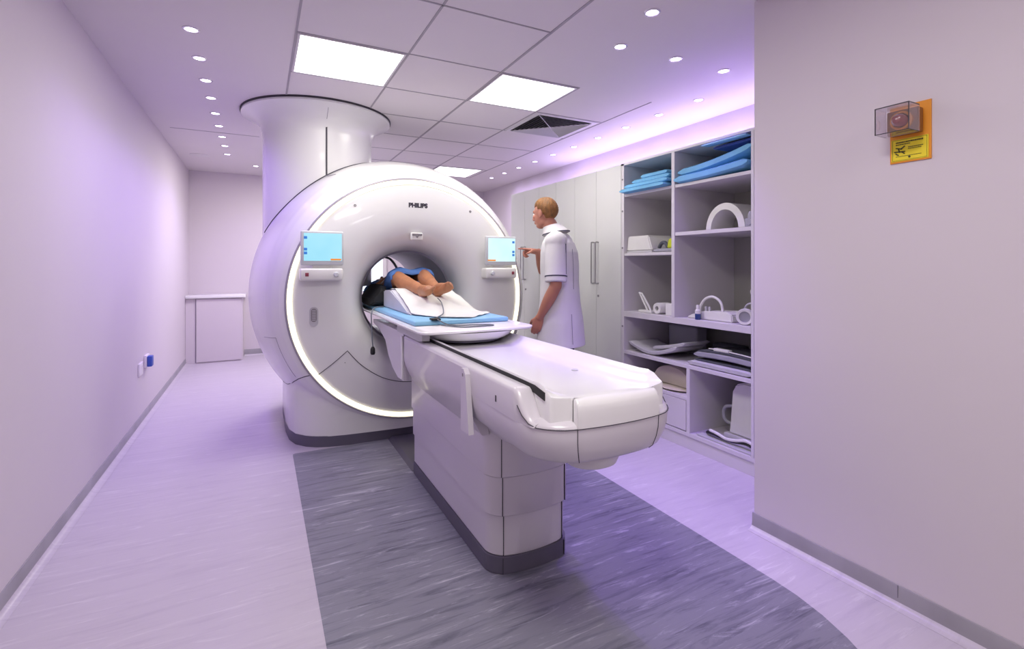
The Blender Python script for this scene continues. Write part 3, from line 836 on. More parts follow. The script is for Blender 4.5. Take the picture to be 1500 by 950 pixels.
def head(bm, c, rz, nod=0.0, s=1.0, only=None):
    """c centre of the cranium, faces +y before rz"""
    R = Matrix.Translation(Vector(c)) @ Matrix.Rotation(rz, 4, 'Z') @ Matrix.Rotation(nod, 4, 'X')
    b2 = bmesh.new()
    sphere(b2, (0, -.012, .018), (.075, .094, .088), 28, 18)
    sphere(b2, (0, .030, -.028), (.060, .058, .078), 24, 16)
    sphere(b2, (0, .045, -.088), (.040, .036, .026), 20, 12)      # chin
    sphere(b2, (0, .010, -.070), (.054, .055, .036), 20, 12)      # jaw
    sphere(b2, (0, .070, .022), (.048, .020, .020), 16, 10)       # brow
    tube(b2, [(0, .080, .012), (0, .096, -.012), (0, .106, -.030)], [.008, .010, .0125], 10); sphere(b2, (0, .103, -.032), .0125, 12, 8)
    for q in (-1, 1):
        sphere(b2, (q * .011, .094, -.034), .009, 10, 8)
        sphere(b2, (q * .036, .068, -.020), (.020, .018, .018), 12, 8)   # cheek
        sphere(b2, (q * .076, -.012, -.010), (.009, .019, .031), 14, 10, Euler((.15, 0, q * .35)))  # ear
        sphere(b2, (q * .076, -.003, -.034), (.007, .010, .012), 10, 8)
    sphere(b2, (0, .086, -.058), (.025, .012, .007), 14, 8); sphere(b2, (0, .085, -.068), (.021, .012, .007), 14, 8)
    m_ = bpy.data.meshes.new('t')
    for v in b2.verts: v.co = R @ (v.co * s)
    b2.to_mesh(m_); b2.free(); bm.from_mesh(m_); bpy.data.meshes.remove(m_)
    return R

def oval_rings(tab, n=32, sq=2.3):
    out = []
    for z, cx, cy, rx, ry in tab:
        r = []
        for i in range(n):
            a = 2 * PI * i / n; c, s = math.cos(a), math.sin(a)
            r.append(Vector((cx + rx * math.copysign(abs(c) ** (2 / sq), c), cy + ry * math.copysign(abs(s) ** (2 / sq), s), z)))
        out.append(r)
    return out

# ------------------------------------------------------------------ standing man
MAN = thing('person', 'person with ginger hair in a white tunic with navy piping, touching the right screen', 'person', (2.062, 3.205, 0), math.radians(38))
LSh, LEl, LWr = Vector((-.190, -.035, 1.450)), Vector((-.228, -.050, 1.13)), Vector((-.205, .085, .895))
RSh, REl, RWr = Vector((.185, .045, 1.455)), Vector((.225, .225, 1.235)), Vector((.072, .205, 1.385))
bm = NB()
loft(bm, oval_rings([(.86, 0, 0, .15, .11), (.95, 0, 0, .165, .12), (1.10, 0, .0, .150, .105), (1.28, 0, .005, .168, .115), (1.40, 0, .005, .170, .105), (1.47, 0, .01, .13, .08), (1.51, 0, .02, .06, .06)]))
limb(bm, [(0, .01, 1.44), (0, .045, 1.53), (0, .085, 1.60)], [.072, .058, .056])
limb(bm, [(-.10, 0, 1.45), LSh], [.07, .062]); limb(bm, [(.10, .01, 1.45), RSh], [.07, .062])
limb(bm, [LSh, (LSh + LEl) / 2, LEl], [.060, .053, .043]); limb(bm, [LEl, LEl.lerp(LWr, .35), LWr], [.043, .045, .028])
limb(bm, [RSh, (RSh + REl) / 2, REl], [.060, .053, .043]); limb(bm, [REl, REl.lerp(RWr, .35), RWr], [.043, .043, .028])
for s in (-1, 1):
    limb(bm, [(s * .09, 0, .92), (s * .10, .01, .70), (s * .10, .015, .50)], [.095, .082, .057])
    limb(bm, [(s * .10, .015, .50), (s * .10, -.005, .34), (s * .10, -.02, .10)], [.057, .055, .036])
    limb(bm, [(s * .10, -.035, .055), (s * .11, .06, .05), (s * .12, .14, .035)], [.036, .036, .026])
hand(bm, LWr, (LWr - LEl).normalized() + Vector((0, -.10, -.25)), (1, .15, 0), (0, 1, 0), [.38, .45, .50, .55])
hand(bm, RWr, Vector((-.42, .90, .14)), (-.25, -.2, -1), (-1, -1, 0), [.06, .95, 1.05, 1.1], thumb=(.9, .6))
HR = head(bm, (-.005, .125, 1.683), math.radians(-12), -.12)
remesh_obj('body', bm, 'skin', MAN, .0052, 3, world=False)
# hair
def hair_mesh(R, thick=.011, s=1.0, front=.5):
    b = NB(); g = []
    nu, nv = 48, 26
    for layer in (1, 0):
        rows = []
        for j in range(nv + 1):
            row = []
            for i in range(nu):
                a = 2 * PI * i / nu
                fr = math.cos(a - PI / 2)            # 1 at the face, -1 at the nape
                side = 1 - abs(fr)
                lim = 1.13 + .92 * (1 - fr) * .5     # polar reach from the crown
                if fr > .35: lim = 1.10
                elif -.1 < fr <= .35: lim = 1.42
                elif fr <= -.1: lim = 2.35 if fr < -.35 else 1.95
                ph = .02 + lim * j / nv
                t_ = (thick + .0025 * math.sin(13 * a + 3 * j) * (.3 + j / nv) + .006 * math.exp(-((ph - .4) / .5) ** 2)) * layer * (1 - .75 * (j / nv) ** 5)
                if layer == 0: t_ = -.004
                x = math.sin(ph) * math.cos(a) * (.076 + t_); y = -.013 + math.sin(ph) * math.sin(a) * (.096 + t_); z = .018 + math.cos(ph) * (.090 + t_)
                if z < .0: x *= 1 - .9 * abs(z) * 1.2; y = y * (1 - abs(z) * .9)
                row.append(R @ (Vector((x, y, z)) * s))
            rows.append(row)
        g.append(rows)
    vo = [[b.verts.new(p) for p in r] for r in g[0]]; vi = [[b.verts.new(p) for p in r] for r in g[1]]
    for rows in (vo, vi):
        for j in range(nv):
            for i in range(nu):
                b.faces.new((rows[j][i], rows[j][(i + 1) % nu], rows[j + 1][(i + 1) % nu], rows[j + 1][i]))
        b.faces.new(rows[0])
    for i in range(nu): b.faces.new((vo[nv][i], vo[nv][(i + 1) % nu], vi[nv][(i + 1) % nu], vi[nv][i]))
    return b
tag(obj('hair', hair_mesh(HR), 'hair', MAN, world=False, ang=70), 'short ginger hair')
bm = NB()
for q in (-1, 1): sphere(bm, HR @ Vector((q * .030, .079, -.002)), .0105, 12, 8)
obj('eyes', bm, 'eye', MAN, world=False)
# tunic: torso shell with sleeves
bm = NB()
loft(bm, oval_rings([(.668, -.002, -.010, .215, .180), (.70, -.002, -.008, .213, .178), (.85, -.002, -.005, .206, .168), (1.0, 0, -.002, .185, .148), (1.15, 0, .0, .180, .138),
                     (1.28, 0, .0, .190, .138), (1.38, 0, .003, .198, .130), (1.45, 0, .010, .185, .108), (1.49, 0, .018, .135, .088), (1.52, 0, .028, .092, .080), (1.545, 0, .036, .078, .074)], 48))
def sleeve(S, E, r0, r1, f=.80):
    e = S.lerp(E, f); ax = (e - S).normalized()
    tube(bm, [S - ax * .02, S.lerp(e, .3), S.lerp(e, .7), e], [r0 * .9, r0, (r0 + r1) / 2, r1], 28)
    sphere(bm, S, r0 * 1.0, 20, 14)
    return e, ax
eL, aL = sleeve(LSh, LEl, .078, .080, .92); eR, aR = sleeve(RSh, REl, .076, .074)
limb(bm, [(0, .01, 1.452), (-.10, -.005, 1.455), (-.17, -.025, 1.448)], [.088, .083, .078]); limb(bm, [(0, .01, 1.452), (.10, .015, 1.455), (.16, .035, 1.452)], [.088, .083, .078])
# collar
tub = remesh_obj('tunic', bm, 'tunic', MAN, .0065, 5, world=False)
bm = NB()
def collar_ring(z, rx, ry, cy, dip=.018):
    return [Vector((rx * math.cos(a), cy + ry * math.sin(a), z - dip * math.sin(a))) for a in [2 * PI * i / 48 for i in range(48)]]
CR = [(1.535, .068, .066, .060), (1.580, .066, .062, .066), (1.585, .070, .067, .066), (1.568, .080, .077, .056), (1.545, .098, .092, .040), (1.528, .112, .102, .030), (1.520, .110, .099, .030), (1.535, .08, .075, .045)]
loft(bm, [collar_ring(*c) for c in CR], cap=False)
obj('collar', bm, 'tunic', MAN, world=False)
bm = NB(); cp = collar_ring(1.5265, .1135, .1035, .030); tube(bm, cp + [cp[0]], .0036, 6)
obj('collar_piping', bm, 'navy', MAN, world=False)
def band(bm, c, ax, r, h, n=36):
    q = ax.to_track_quat('Z', 'Y').to_matrix().to_4x4(); mx = Matrix.Translation(c) @ q
    lathe(bm, [(r, -h), (r + .0025, -h), (r + .0025, h), (r, h)], axis='Z', n=n, closed_prof=True, mtx=mx)
for e_, a_, r_ in ((eL, aL, .0785), (eR, aR, .0735)):
    bm = NB(); band(bm, e_ - a_ * .042, a_, r_ + .001, .004); obj('sleeve_piping', bm, 'navy', MAN, world=False)
bm = NB()
# piping down the back of the sleeve seam
q = [LSh + Vector((.012, -.078, .0)).lerp(Vector((-.03, -.078, 0)), .3) + (eL - LSh) * f for f in (.05, .3, .55, .8)]
tube(bm, q, .0028, 6)
obj('shoulder_piping', bm, 'navy', MAN, world=False)
# side vent and back seam of the tunic
bm = NB()
tube(bm, smooth_path([(-.145, -.142, .92), (-.150, -.148, .82), (-.155, -.155, .70)], 5), .0018, 6); obj('tunic_seam', bm, 'softseam', MAN, world=False)
bm = NB()
tube(bm, smooth_path([(-.085, -.128, 1.40), (-.080, -.134, 1.28), (-.078, -.136, 1.1)], 5), .0016, 6)
obj('tunic_seam', bm, 'softseam', MAN, world=False)
bm = NB()
for s in (-1, 1):
    limb(bm, [(s * .082, 0, .90), (s * .095, .005, .70), (s * .10, .015, .48), (s * .10, -.01, .28), (s * .10, -.02, .07)], [.098, .096, .082, .075, .072])
sphere(bm, (0, 0, .90), (.160, .115, .12))
remesh_obj('trousers', bm, 'trousers', MAN, .009, 4, world=False)
for s in (-1, 1):
    bm = NB(); loft(bm, [[Vector((s * .105 + s * .02 * (y + .05) / .3 + w * math.cos(2 * PI * i / 20), y, max(0, .045 * h + .045 * h * math.sin(2 * PI * i / 20)))) for i in range(20)] for y, w, h in ((-.09, .02, .6), (-.07, .038, 1.0), (-.02, .042, 1.15), (.05, .044, .95), (.12, .048, .75), (.18, .04, .6), (.205, .015, .4))])
    obj('shoe', bm, 'shoe', MAN, world=False)

# ------------------------------------------------------------------ patient
PAT = thing('person', 'person lying barefoot in a blue gown on the couch, legs out of the bore', 'person', (1.04, 3.9, .972))
def V3(x, y, z): return Vector((x, y, z))
bm = NB()
hipL, hipR = V3(.95, 4.12, 1.06), V3(1.13, 4.12, 1.06)
knL, knR = V3(.925, 3.70, 1.185), V3(1.135, 3.72, 1.20)
anL, anR = V3(.985, 3.265, 1.105), V3(1.085, 3.25, 1.112)
limb(bm, [hipL, (hipL + knL) / 2, knL], [.088, .075, .056]); limb(bm, [hipR, (hipR + knR) / 2, knR], [.088, .075, .056])
limb(bm, [knL, knL.lerp(anL, .35) - V3(0, 0, .012), knL.lerp(anL, .7), anL], [.055, .058, .043, .035]); limb(bm, [knR, knR.lerp(anR, .35) - V3(0, 0, .012), knR.lerp(anR, .7), anR], [.055, .058, .043, .035])
def foot(an, lean, up):
    """sole turned towards the camera, toes up and outward"""
    heel = an + V3(0, -.032, -.018)
    d = Vector(lean).normalized(); up = up
    ball = heel + d * .155
    tube(bm, smooth_path([heel, heel + d * .05 + V3(0, .004, 0), heel + d * .10, ball], 4), [.031, .033, .032, .031, .030, .030, .030, .031, .032, .033, .034, .034, .034][:13], 14)
    sphere(bm, heel, .032, 14, 10); sphere(bm, ball, .033, 14, 10)
    limb(bm, [an, an + d * .05 + V3(0, .0, 0), ball + V3(0, .008, 0)], [.036, .033, .024])
    s = d.cross(Vector((0, -1, 0))).normalized() * up
    for k in range(5):
        b = ball + s * (.028 - .0135 * k) + d * (.016 - .004 * k); r = (.0125, .0095, .009, .0085, .008)[k]
        e = b + d * (.026 - .003 * k) + V3(0, -.006, 0)
        tube(bm, [b, e], [r, r * .9], 10); sphere(bm, e, r * .95, 10, 8)
foot(anL, (-.06, -.80, .16), 1); foot(anR, (.12, -.80, .24), -1)
# torso, arms and head inside the bore
yr = lambda tab: [[V3(cx + rx * math.cos(2 * PI * i / 28), y, cz + rz * math.sin(2 * PI * i / 28)) for i in range(28)] for y, cx, cz, rx, rz in tab]
loft(bm, yr([(4.02, 1.05, 1.055, .145, .072), (4.15, 1.05, 1.055, .155, .078), (4.32, 1.05, 1.052, .145, .074), (4.48, 1.05, 1.06, .155, .082), (4.58, 1.05, 1.055, .15, .075), (4.64, 1.05, 1.04, .09, .05)]))
limb(bm, [(1.04, 4.60, 1.065), (1.04, 4.74, 1.065)], [.058, .055])
for s in (-1, 1):
    sh = V3(1.05 + s * .165, 4.53, 1.045); el = V3(1.05 + s * .215, 4.28, 1.03); wr = V3(1.05 + s * .09, 4.16, 1.165)
    limb(bm, [sh, (sh + el) / 2, el], [.052, .046, .038]); limb(bm, [el, el.lerp(wr, .4), wr], [.038, .038, .026])
    hand(bm, wr, (-s * .9, -.3, .0), (0, -.1, -1), (0, -1, 0), [.2, .22, .25, .3], .95)
b2 = bmesh.new(); R0 = head(b2, (0, 0, 0), 0)
mh = Matrix.Translation(V3(1.04, 4.78, 1.06)) @ Matrix.Rotation(math.radians(-90), 4, 'X')
mh = Matrix.Translation(V3(1.04, 4.78, 1.06)) @ Matrix(((1, 0, 0, 0), (0, 0, 1, 0), (0, 1, 0, 0), (0, 0, 0, 1)))
for v in b2.verts: v.co = mh @ v.co
m_ = bpy.data.meshes.new('t'); b2.to_mesh(m_); b2.free(); bm.from_mesh(m_)
remesh_obj('body', bm, 'skin_tan', PAT, .0055, 3)
obj('hair', hair_mesh(mh), 'hair_dark', PAT, ang=70)
bm = NB()
gn = []
for y, hw, zt_, zb in ((3.665, .165, 1.225, 1.150), (3.70, .172, 1.262, 1.130), (3.76, .178, 1.268, 1.10), (3.88, .172, 1.235, 1.03), (4.0, .168, 1.175, .985), (4.15, .168, 1.145, .98), (4.32, .165, 1.138, .98), (4.48, .175, 1.152, .98), (4.58, .17, 1.14, .98), (4.64, .13, 1.10, 1.0)):
    ring = []
    for i in range(40):
        a = 2 * PI * i / 40; c, s = math.cos(a), math.sin(a)
        z = (zt_ + zb) / 2 + (zt_ - zb) / 2 * math.copysign(abs(s) ** .75, s)
        z -= .022 * max(0, s) * math.exp(-(c / .22) ** 2) * (1 if y < 3.95 else .2)
        z += .004 * math.sin(7 * c + 21 * y)
        ring.append(V3(1.035 + hw * math.copysign(abs(c) ** .8, c), y - .02 * abs(c) , z))
    gn.append(ring)
loft(bm, gn, cap=False)
# inner layer gives the cloth its thickness
o = obj('gown', bm, 'gown', PAT, ang=70)
md = o.modifiers.new('thickness', 'SOLIDIFY'); md.thickness = .006; md.offset = -1
for s in (-1, 1):
    bm = NB(); sh = V3(1.05 + s * .15, 4.53, 1.045); el = V3(1.05 + s * .205, 4.33, 1.035)
    tube(bm, [sh, (sh + el) / 2, el], [.062, .058, .055], 20)
    obj('gown_sleeve', bm, 'gown', PAT)

# ------------------------------------------------------------------ cupboards
XC0, XC1, ZC = 2.65, 3.30, 2.11
def cupboard(y0, y1, label):
    t = thing('storage_cupboard', label, 'cupboard', (XC0 + .3, (y0 + y1) / 2, 0), 0, 'tall double-door cupboards on the right')
    bm = NB(); box(bm, XC0 + .02, XC1, y0 + .001, y1 - .001, .09, ZC); obj('carcass', bm, 'cab', t, smooth=False)
    bm = NB(); box(bm, XC0 + .03, XC1, y0 + .001, y1 - .001, 0, .09); obj('plinth', bm, 'cab', t, smooth=False)
    ym = (y0 + y1) / 2
    for a, b, hy in ((y0 + .002, ym - .0015, ym - .030), (ym + .0015, y1 - .002, ym + .030)):
        bm = NB(); box(bm, XC0, XC0 + .019, a, b, .095, ZC - .002, .0015); d = obj('door', bm, 'cab', t, ang=20)
        bm = NB()
        tube(bm, smooth_path([(XC0, hy, 1.12), (XC0 - .028, hy, 1.12), (XC0 - .034, hy, 1.14), (XC0 - .034, hy, 1.30), (XC0 - .034, hy, 1.46), (XC0 - .028, hy, 1.48), (XC0, hy, 1.48)], 4), .006, 10)
        obj('handle', bm, 'steel', d)
        if hy < ym:
            bm = NB(); solid_lathe(bm, [(.010, 0), (.010, -.006), (.007, -.008), (0, -.008)], (XC0, hy, 1.01), 'X', 14); obj('lock', bm, 'button', d)
    bm = NB(); box(bm, XC0 + .004, XC0 + .02, ym - .0013, ym + .0013, .1, ZC - .004); box(bm, XC0 + .004, XC0 + .02, y1 - .002, y1 + .0, .1, ZC - .004); obj('door_gap', bm, 'seam', t, smooth=False)
cupboard(3.19, 3.86, 'tall grey double-door cupboard beside the open shelving')
cupboard(3.86, 4.52, 'tall grey double-door cupboard directly behind the standing person')
cupboard(4.52, 5.18, 'tall grey double-door cupboard furthest along, next to the scanner')

S = thing('open_shelving', 'built-in white open shelving holding scanner coils and pads', 'shelving', (XC0 + .3, 2.4, 0))
YS0, YS1 = 1.60, 3.17
def sh(name, x0, x1, y0, y1, z0, z1, m='cabshelf', par=S):
    bm = NB(); box(bm, x0, x1, y0, y1, z0, z1, .0015); return obj(name, bm, m, par, ang=20)
sh('side_panel', XC0, XC1, 3.155, 3.187, .0, ZC)
sh('side_panel', XC0, XC1, YS0, YS0 + .02, .0, ZC)
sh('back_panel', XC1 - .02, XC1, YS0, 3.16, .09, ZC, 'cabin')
sh('top_panel', XC0, XC1, YS0, 3.187, ZC - .018, ZC)
sh('divider', XC0, XC1 - .02, 2.605, 2.635, .90, ZC - .018)
sh('divider', XC0, XC1 - .02, 1.968, 1.988, .115, ZC - .018)
sh('shelf', XC0 + .005, XC1 - .02, 2.635, 3.155, 1.835, 1.857); sh('shelf', XC0 + .005, XC1 - .02, 1.988, 2.605, 1.835, 1.857)
sh('shelf', XC0 + .005, XC1 - .02, 2.635, 3.155, 1.355, 1.377); sh('shelf', XC0 + .005, XC1 - .02, 1.988, 2.605, 1.490, 1.515)
sh('shelf', XC0, XC1 - .02, 1.988, 3.155, .862, .905); sh('shelf', XC0 + .002, XC1 - .02, 1.988, 3.155, .560, .585)
sh('divider', XC0, XC1 - .02, 2.465, 2.495, .115, .56)
sh('shelf', XC0 + .002, XC1 - .02, 2.495, 3.155, .335, .358)
sh('bottom_panel', XC0, XC1, 1.62, 3.155, .088, .115)
sh('plinth', XC0 + .008, XC0 + .03, 1.60, 3.187, 0, .088)
dr = sh('drawer', XC0, XC0 + .4, 2.50, 3.150, .122, .332)
bm = NB(); tube(bm, [(XC0, 2.70, .285), (XC0 - .014, 2.70, .285), (XC0 - .014, 2.77, .285), (XC0, 2.77, .285)], .004, 8); obj('handle', bm, 'steel', dr)
bm = NB()
for z in (.45, .78, 1.42, 1.72, 1.98): solid_lathe(bm, [(.008, 0), (.008, -.003), (.004, -.004)], (XC0, 3.172, z), 'X', 12)
obj('hinge_cap', bm, 'button', S)
# bright lilac capping and LED strip on the cupboard tops
bm = NB(); box(bm, XC1, XF - .001, YS0, 5.18, ZC - .02, ZC); tag(obj('trim_3', bm, 'cabshelf', smooth=False), 'filler board behind the cupboard tops', kind='structure')
t = thing('led_strip', 'violet light strip lying along the cupboard tops by the wall', 'light strip', (3.36, 3.6, ZC))
bm = NB(); box(bm, 3.335, 3.365, 1.75, 5.10, ZC + .0005, ZC + .016, .004); obj('diffuser', bm, 'strip', t)
for k in range(4):
    o = add_light('strip_lamp', 'AREA', t, 0, shape='RECTANGLE', size=.03, size_y=.8, energy=2.7, color=(.68, .57, 1))
    o.location = (0, -1.4 + .85 * k, .02); o.rotation_euler = (PI, math.radians(0), 0)

# ------------------------------------------------------------------ shelf contents
def curved_pad(bm, x0, x1, y0, y1, zf, th, n=16, bev=.25):
    """pad running along y with height function zf(f)"""
    rings = []
    for k in range(n + 1):
        f = k / n; y = y0 + (y1 - y0) * f; z = zf(f)
        e = min(1, (.5 - abs(f - .5)) * n / 1.3 + .35); t_ = th * e
        zc = z + th / 2
        rings.append([Vector(p) for p in ((x0, y, zc - t_ * .3), (x0 + th * .3, y, zc - t_ / 2), (x1 - th * .3, y, zc - t_ / 2), (x1, y, zc - t_ * .3), (x1, y, zc + t_ * .3), (x1 - th * .3, y, zc + t_ / 2), (x0 + th * .3, y, zc + t_ / 2), (x0, y, zc + t_ * .3))])
    loft(bm, rings)
z0 = 1.8575
labs = ['light blue foam pad, lowest of the left stack, jutting over the shelf edge', 'light blue foam pad second up in the left stack on the top shelf', 'light blue foam pad third up in the left stack on the top shelf', 'short light blue foam pad on top of the left stack']
for k, (xa, ya, yb) in enumerate(((XC0 - .055, 2.66, 3.148), (XC0 - .03, 2.65, 3.12), (XC0 + .0, 2.66, 3.06), (XC0 + .02, 2.70, 2.98))):
    bm = NB(); curved_pad(bm, xa, XC0 + .50, ya, yb, lambda f, k=k: z0 + .0335 * k + .012 * (1 - f) * (k > 0) * 0, .032)
    tag(obj('foam_pad', bm, 'pad'), labs[k], 'foam pad', 'blue foam pads stacked on the top shelf')
labs = ['long blue foam pad, lowest on the right of the top shelf, curving up', 'long blue foam pad, upper of the curved pair on the right of the top shelf']
for k in range(2):
    bm = NB(); curved_pad(bm, XC0 - .02 + .04 * k, XC0 + .52, 2.595, 2.0, lambda f, k=k: z0 + .001 + (.056 + .03 * f ** 1.5) * k + .035 * max(0, f - .1) ** 2 * (1 + .6 * k), .052)
    tag(obj('foam_pad', bm, 'pad'), labs[k], 'foam pad', 'curved blue foam pads on the right of the top shelf')
bm = NB(); curved_pad(bm, XC0 + .04, XC0 + .45, 2.30, 1.992, lambda f: z0 + .186 + .004 * f, .022)
tag(obj('foam_pad', bm, 'padnavy'), 'navy blue pad lying on top of the curved pads at the right', 'foam pad')
bm = NB(); curved_pad(bm, XC0 - .03, XC0 + .03, 2.34, 2.0, lambda f: z0 + .211 + .002 * f, .010)
tag(obj('pad_strap', bm, 'mattress'), 'pale blue strip in front of the navy pad at the right', 'strap')

def item(name, label, cat, loc, rz=0, group=None): return thing(name, label, cat, loc, rz, group)
# white box coil + grey tray + lime sponge (shelf 1.377)
t = item('coil_box', 'cream white box-shaped coil on the upper left shelf', 'scanner coil', (2.80, 3.0, 1.3775))
bm = NB(); prism(bm, [(2.875, 1.3925), (2.865, 1.40), (2.905, 1.505), (2.915, 1.512), (3.135, 1.512), (3.142, 1.505), (3.148, 1.40), (3.148, 1.3925)], 2.68, 2.93, 'X'); bmesh.ops.bevel(bm, geom=bm.edges[:], offset=.008, segments=2, affect='EDGES'); obj('housing', bm, 'coil', t)
bm = NB(); box(bm, 2.675, 2.95, 2.86, 3.15, 1.378, 1.3925, .003); obj('foot', bm, 'coilmid', t)
t = item('coil_tray', 'dark grey low coil tray between the white box and lime sponge', 'scanner coil', (2.8, 2.76, 1.3775))
bm = NB(); curved_pad(bm, 2.68, 2.95, 2.85, 2.645, lambda f: 1.379 + .0 * f, .026); obj('base', bm, 'coilgrey', t)
bm = NB(); tube(bm, smooth_path([(2.73, 2.84, 1.412), (2.73, 2.815, 1.445), (2.73, 2.78, 1.45), (2.73, 2.755, 1.425), (2.73, 2.75, 1.405)], 5), .014, 10); obj('arch', bm, 'charcoal', t)
bm = NB(); prism(bm, [(2.655, 1.4055), (2.735, 1.4055), (2.720, 1.475), (2.66, 1.482)], 2.70, 2.80, 'X'); bmesh.ops.bevel(bm, geom=bm.edges[:], offset=.008, segments=2, affect='EDGES')
tag(obj('sponge', bm, 'lime'), 'lime green sponge beside the white box coil', 'sponge')
# white arch coil (shelf 1.515)
t = item('arch_coil', 'white arched head coil standing alone on the upper right shelf', 'scanner coil', (2.85, 2.28, 1.5155))
bm = NB(); rings = []
for k in range(33):
    a = PI * k / 32; sn = max(math.sin(a), 0)
    cy = 2.28 + .118 * math.cos(a) * (1.0 + .12 * (1 - sn)); cz = 1.527 + .148 * sn ** .85
    nx_, nz_ = math.cos(a), math.sin(a); th = .022
    rings.append([Vector((x, cy + q * nx_ * th, cz + q * nz_ * th)) for x, q in ((2.77, -1), (2.775, 1), (2.98, 1), (2.985, -1))])
loft(bm, rings); bmesh.ops.bevel(bm, geom=[e for e in bm.edges if len(e.link_faces) == 2 and e.calc_face_angle(0) > 1], offset=.007, segments=3, affect='EDGES'); obj('shell', bm, 'coil', t, ang=50)
for s in (-1, 1):
    bm = NB(); solid_lathe(bm, [(.018, .0), (.018, .012)], (2.84, 2.28 + s * .13, 1.5155), 'Z', 16); obj('foot', bm, 'coilmid', t)
t = item('coil_bracket', 'small grey bracket right of the white arch coil', 'scanner coil', (2.8, 2.05, 1.5155))
bm = NB(); box(bm, 2.72, 2.80, 1.995, 2.085, 1.516, 1.575, .006); solid_lathe(bm, [(.02, .0), (.02, .03), (.012, .045), (0, .045)], (2.75, 2.06, 1.574), 'Z', 14); solid_lathe(bm, [(.02, .0), (.02, -.03), (.0, -.03)], (2.72, 2.03, 1.55), 'X', 14); obj('block', bm, 'coilgrey', t)
bm = NB(); box(bm, 3.02, 3.07, 1.995, 2.17, 1.516, 1.62, .008); box(bm, 2.79, 3.03, 1.995, 2.06, 1.516, 1.53, .002); obj('plate', bm, 'coilmid', t)
# left mid shelf .905: clamp and tube coil
t = item('clamp_coil', 'white angled clamp on the middle left shelf', 'scanner coil', (2.74, 3.0, .9055))
bm = NB(); box(bm, 2.70, 2.76, 2.895, 3.04, .906, .925, .004)
for dz in (0, .032): tube(bm, [(2.72, 3.045 - dz, 1.055 - dz * .3), (2.72, 2.955 - dz * 1.2, .925)], .008, 8)
tube(bm, [(2.72, 3.05, 1.058), (2.72, 3.008, 1.048)], .008, 8); obj('arm', bm, 'coil', t)
t = item('ring_coil', 'white ring coil with a dark hole on the middle left shelf', 'scanner coil', (2.74, 2.86, .9055))
bm = NB(); lathe(bm, [(.018, -.06), (.040, -.06), (.043, -.05), (.043, .05), (.040, .06), (.018, .06)], (2.76, 2.835, .949), 'X', 28, True); obj('ring', bm, 'coil', t)
bm = NB(); solid_lathe(bm, [(.018, -.03), (.018, .05)], (2.76, 2.835, .949), 'X', 20); obj('hole', bm, 'black', t)
bm = NB(); box(bm, 2.69, 2.82, 2.65, 2.735, .906, .995, .006); tag(obj('white_block', bm, 'coil'), 'plain white block by the shelf divider on the middle left shelf', 'box')
# right mid shelf: hoop device, bottle, headphones, bracket
t = item('hoop_coil', 'low white coil with a hoop handle on the middle right shelf', 'scanner coil', (2.8, 2.36, .9055))
bm = NB(); prism(bm, [(2.545, .906), (2.17, .906), (2.17, .955), (2.21, .972), (2.40, .965), (2.50, .935), (2.545, .915)], 2.71, 2.90, 'X'); bmesh.ops.bevel(bm, geom=bm.edges[:], offset=.006, segments=2, affect='EDGES'); obj('base', bm, 'coil', t)
bm = NB(); tube(bm, smooth_path([(2.76, 2.475, .94), (2.76, 2.47, .99), (2.76, 2.425, 1.045), (2.76, 2.36, 1.062), (2.76, 2.30, 1.03), (2.76, 2.28, .965)], 6), .009, 10); obj('hoop', bm, 'coil', t)
bm = NB()
for y in (2.40, 2.37): box(bm, 2.73, 2.745, y - .007, y + .007, .95, .995, .003)
obj('lug', bm, 'coilmid', t)
t = item('bottle', 'small blue bottle with a white cap on the shelf edge', 'bottle', (2.685, 2.425, .9055))
bm = NB(); solid_lathe(bm, [(.017, 0), (.019, .003), (.019, .040), (.017, .046), (.010, .05)], (2.685, 2.425, .9055), 'Z', 20); obj('body', bm, 'bottleblue', t)
bm = NB(); solid_lathe(bm, [(.019, .0405), (.0195, .062), (.012, .070), (.012, .095), (.009, .10), (0, .10)], (2.685, 2.425, .9055), 'Z', 20); obj('cap', bm, 'coil', t)
t = item('headphones', 'pale round headphones at the right end of the middle shelf', 'headphones', (2.71, 2.06, .9055))
mx = Matrix.Translation(V3(2.70, 2.065, .957)) @ Matrix.Rotation(math.radians(25), 4, 'Z')
bm = NB(); lathe(bm, [(.034, -.020), (.048, -.022), (.052, -.01), (.052, .012), (.045, .02), (.034, .018)], axis='X', n=28, closed_prof=True, mtx=mx); obj('ear_cup', bm, 'coil', t)
bm = NB(); solid_lathe(bm, [(.036, -.012), (.036, .012)], axis='X', n=24, mtx=mx); obj('pad', bm, 'coilgrey', t)
bm = NB(); tube(bm, smooth_path([(2.74, 2.10, 1.0), (2.74, 2.08, 1.03), (2.74, 2.04, 1.04), (2.73, 2.01, 1.03), (2.72, 2.0, 1.0)], 5), .007, 8); obj('headband', bm, 'coilmid', t)
t = item('wall_coil', 'white upright coil with a rounded top at the right of the middle shelf', 'scanner coil', (2.86, 2.05, .9055))
bm = NB(); limb(bm, [(2.86, 2.12, 1.105), (2.86, 2.06, 1.15), (2.86, 2.01, 1.165)], [.026, .030, .026]); obj('arm', bm, 'coil', t)
bm = NB(); box(bm, 2.83, 2.90, 1.992, 2.055, .906, 1.13, .008); obj('post', bm, 'coilmid', t)
bm = NB(); sphere(bm, (2.86, 2.015, 1.198), .010, 12, 8); obj('knob', bm, 'black', t)
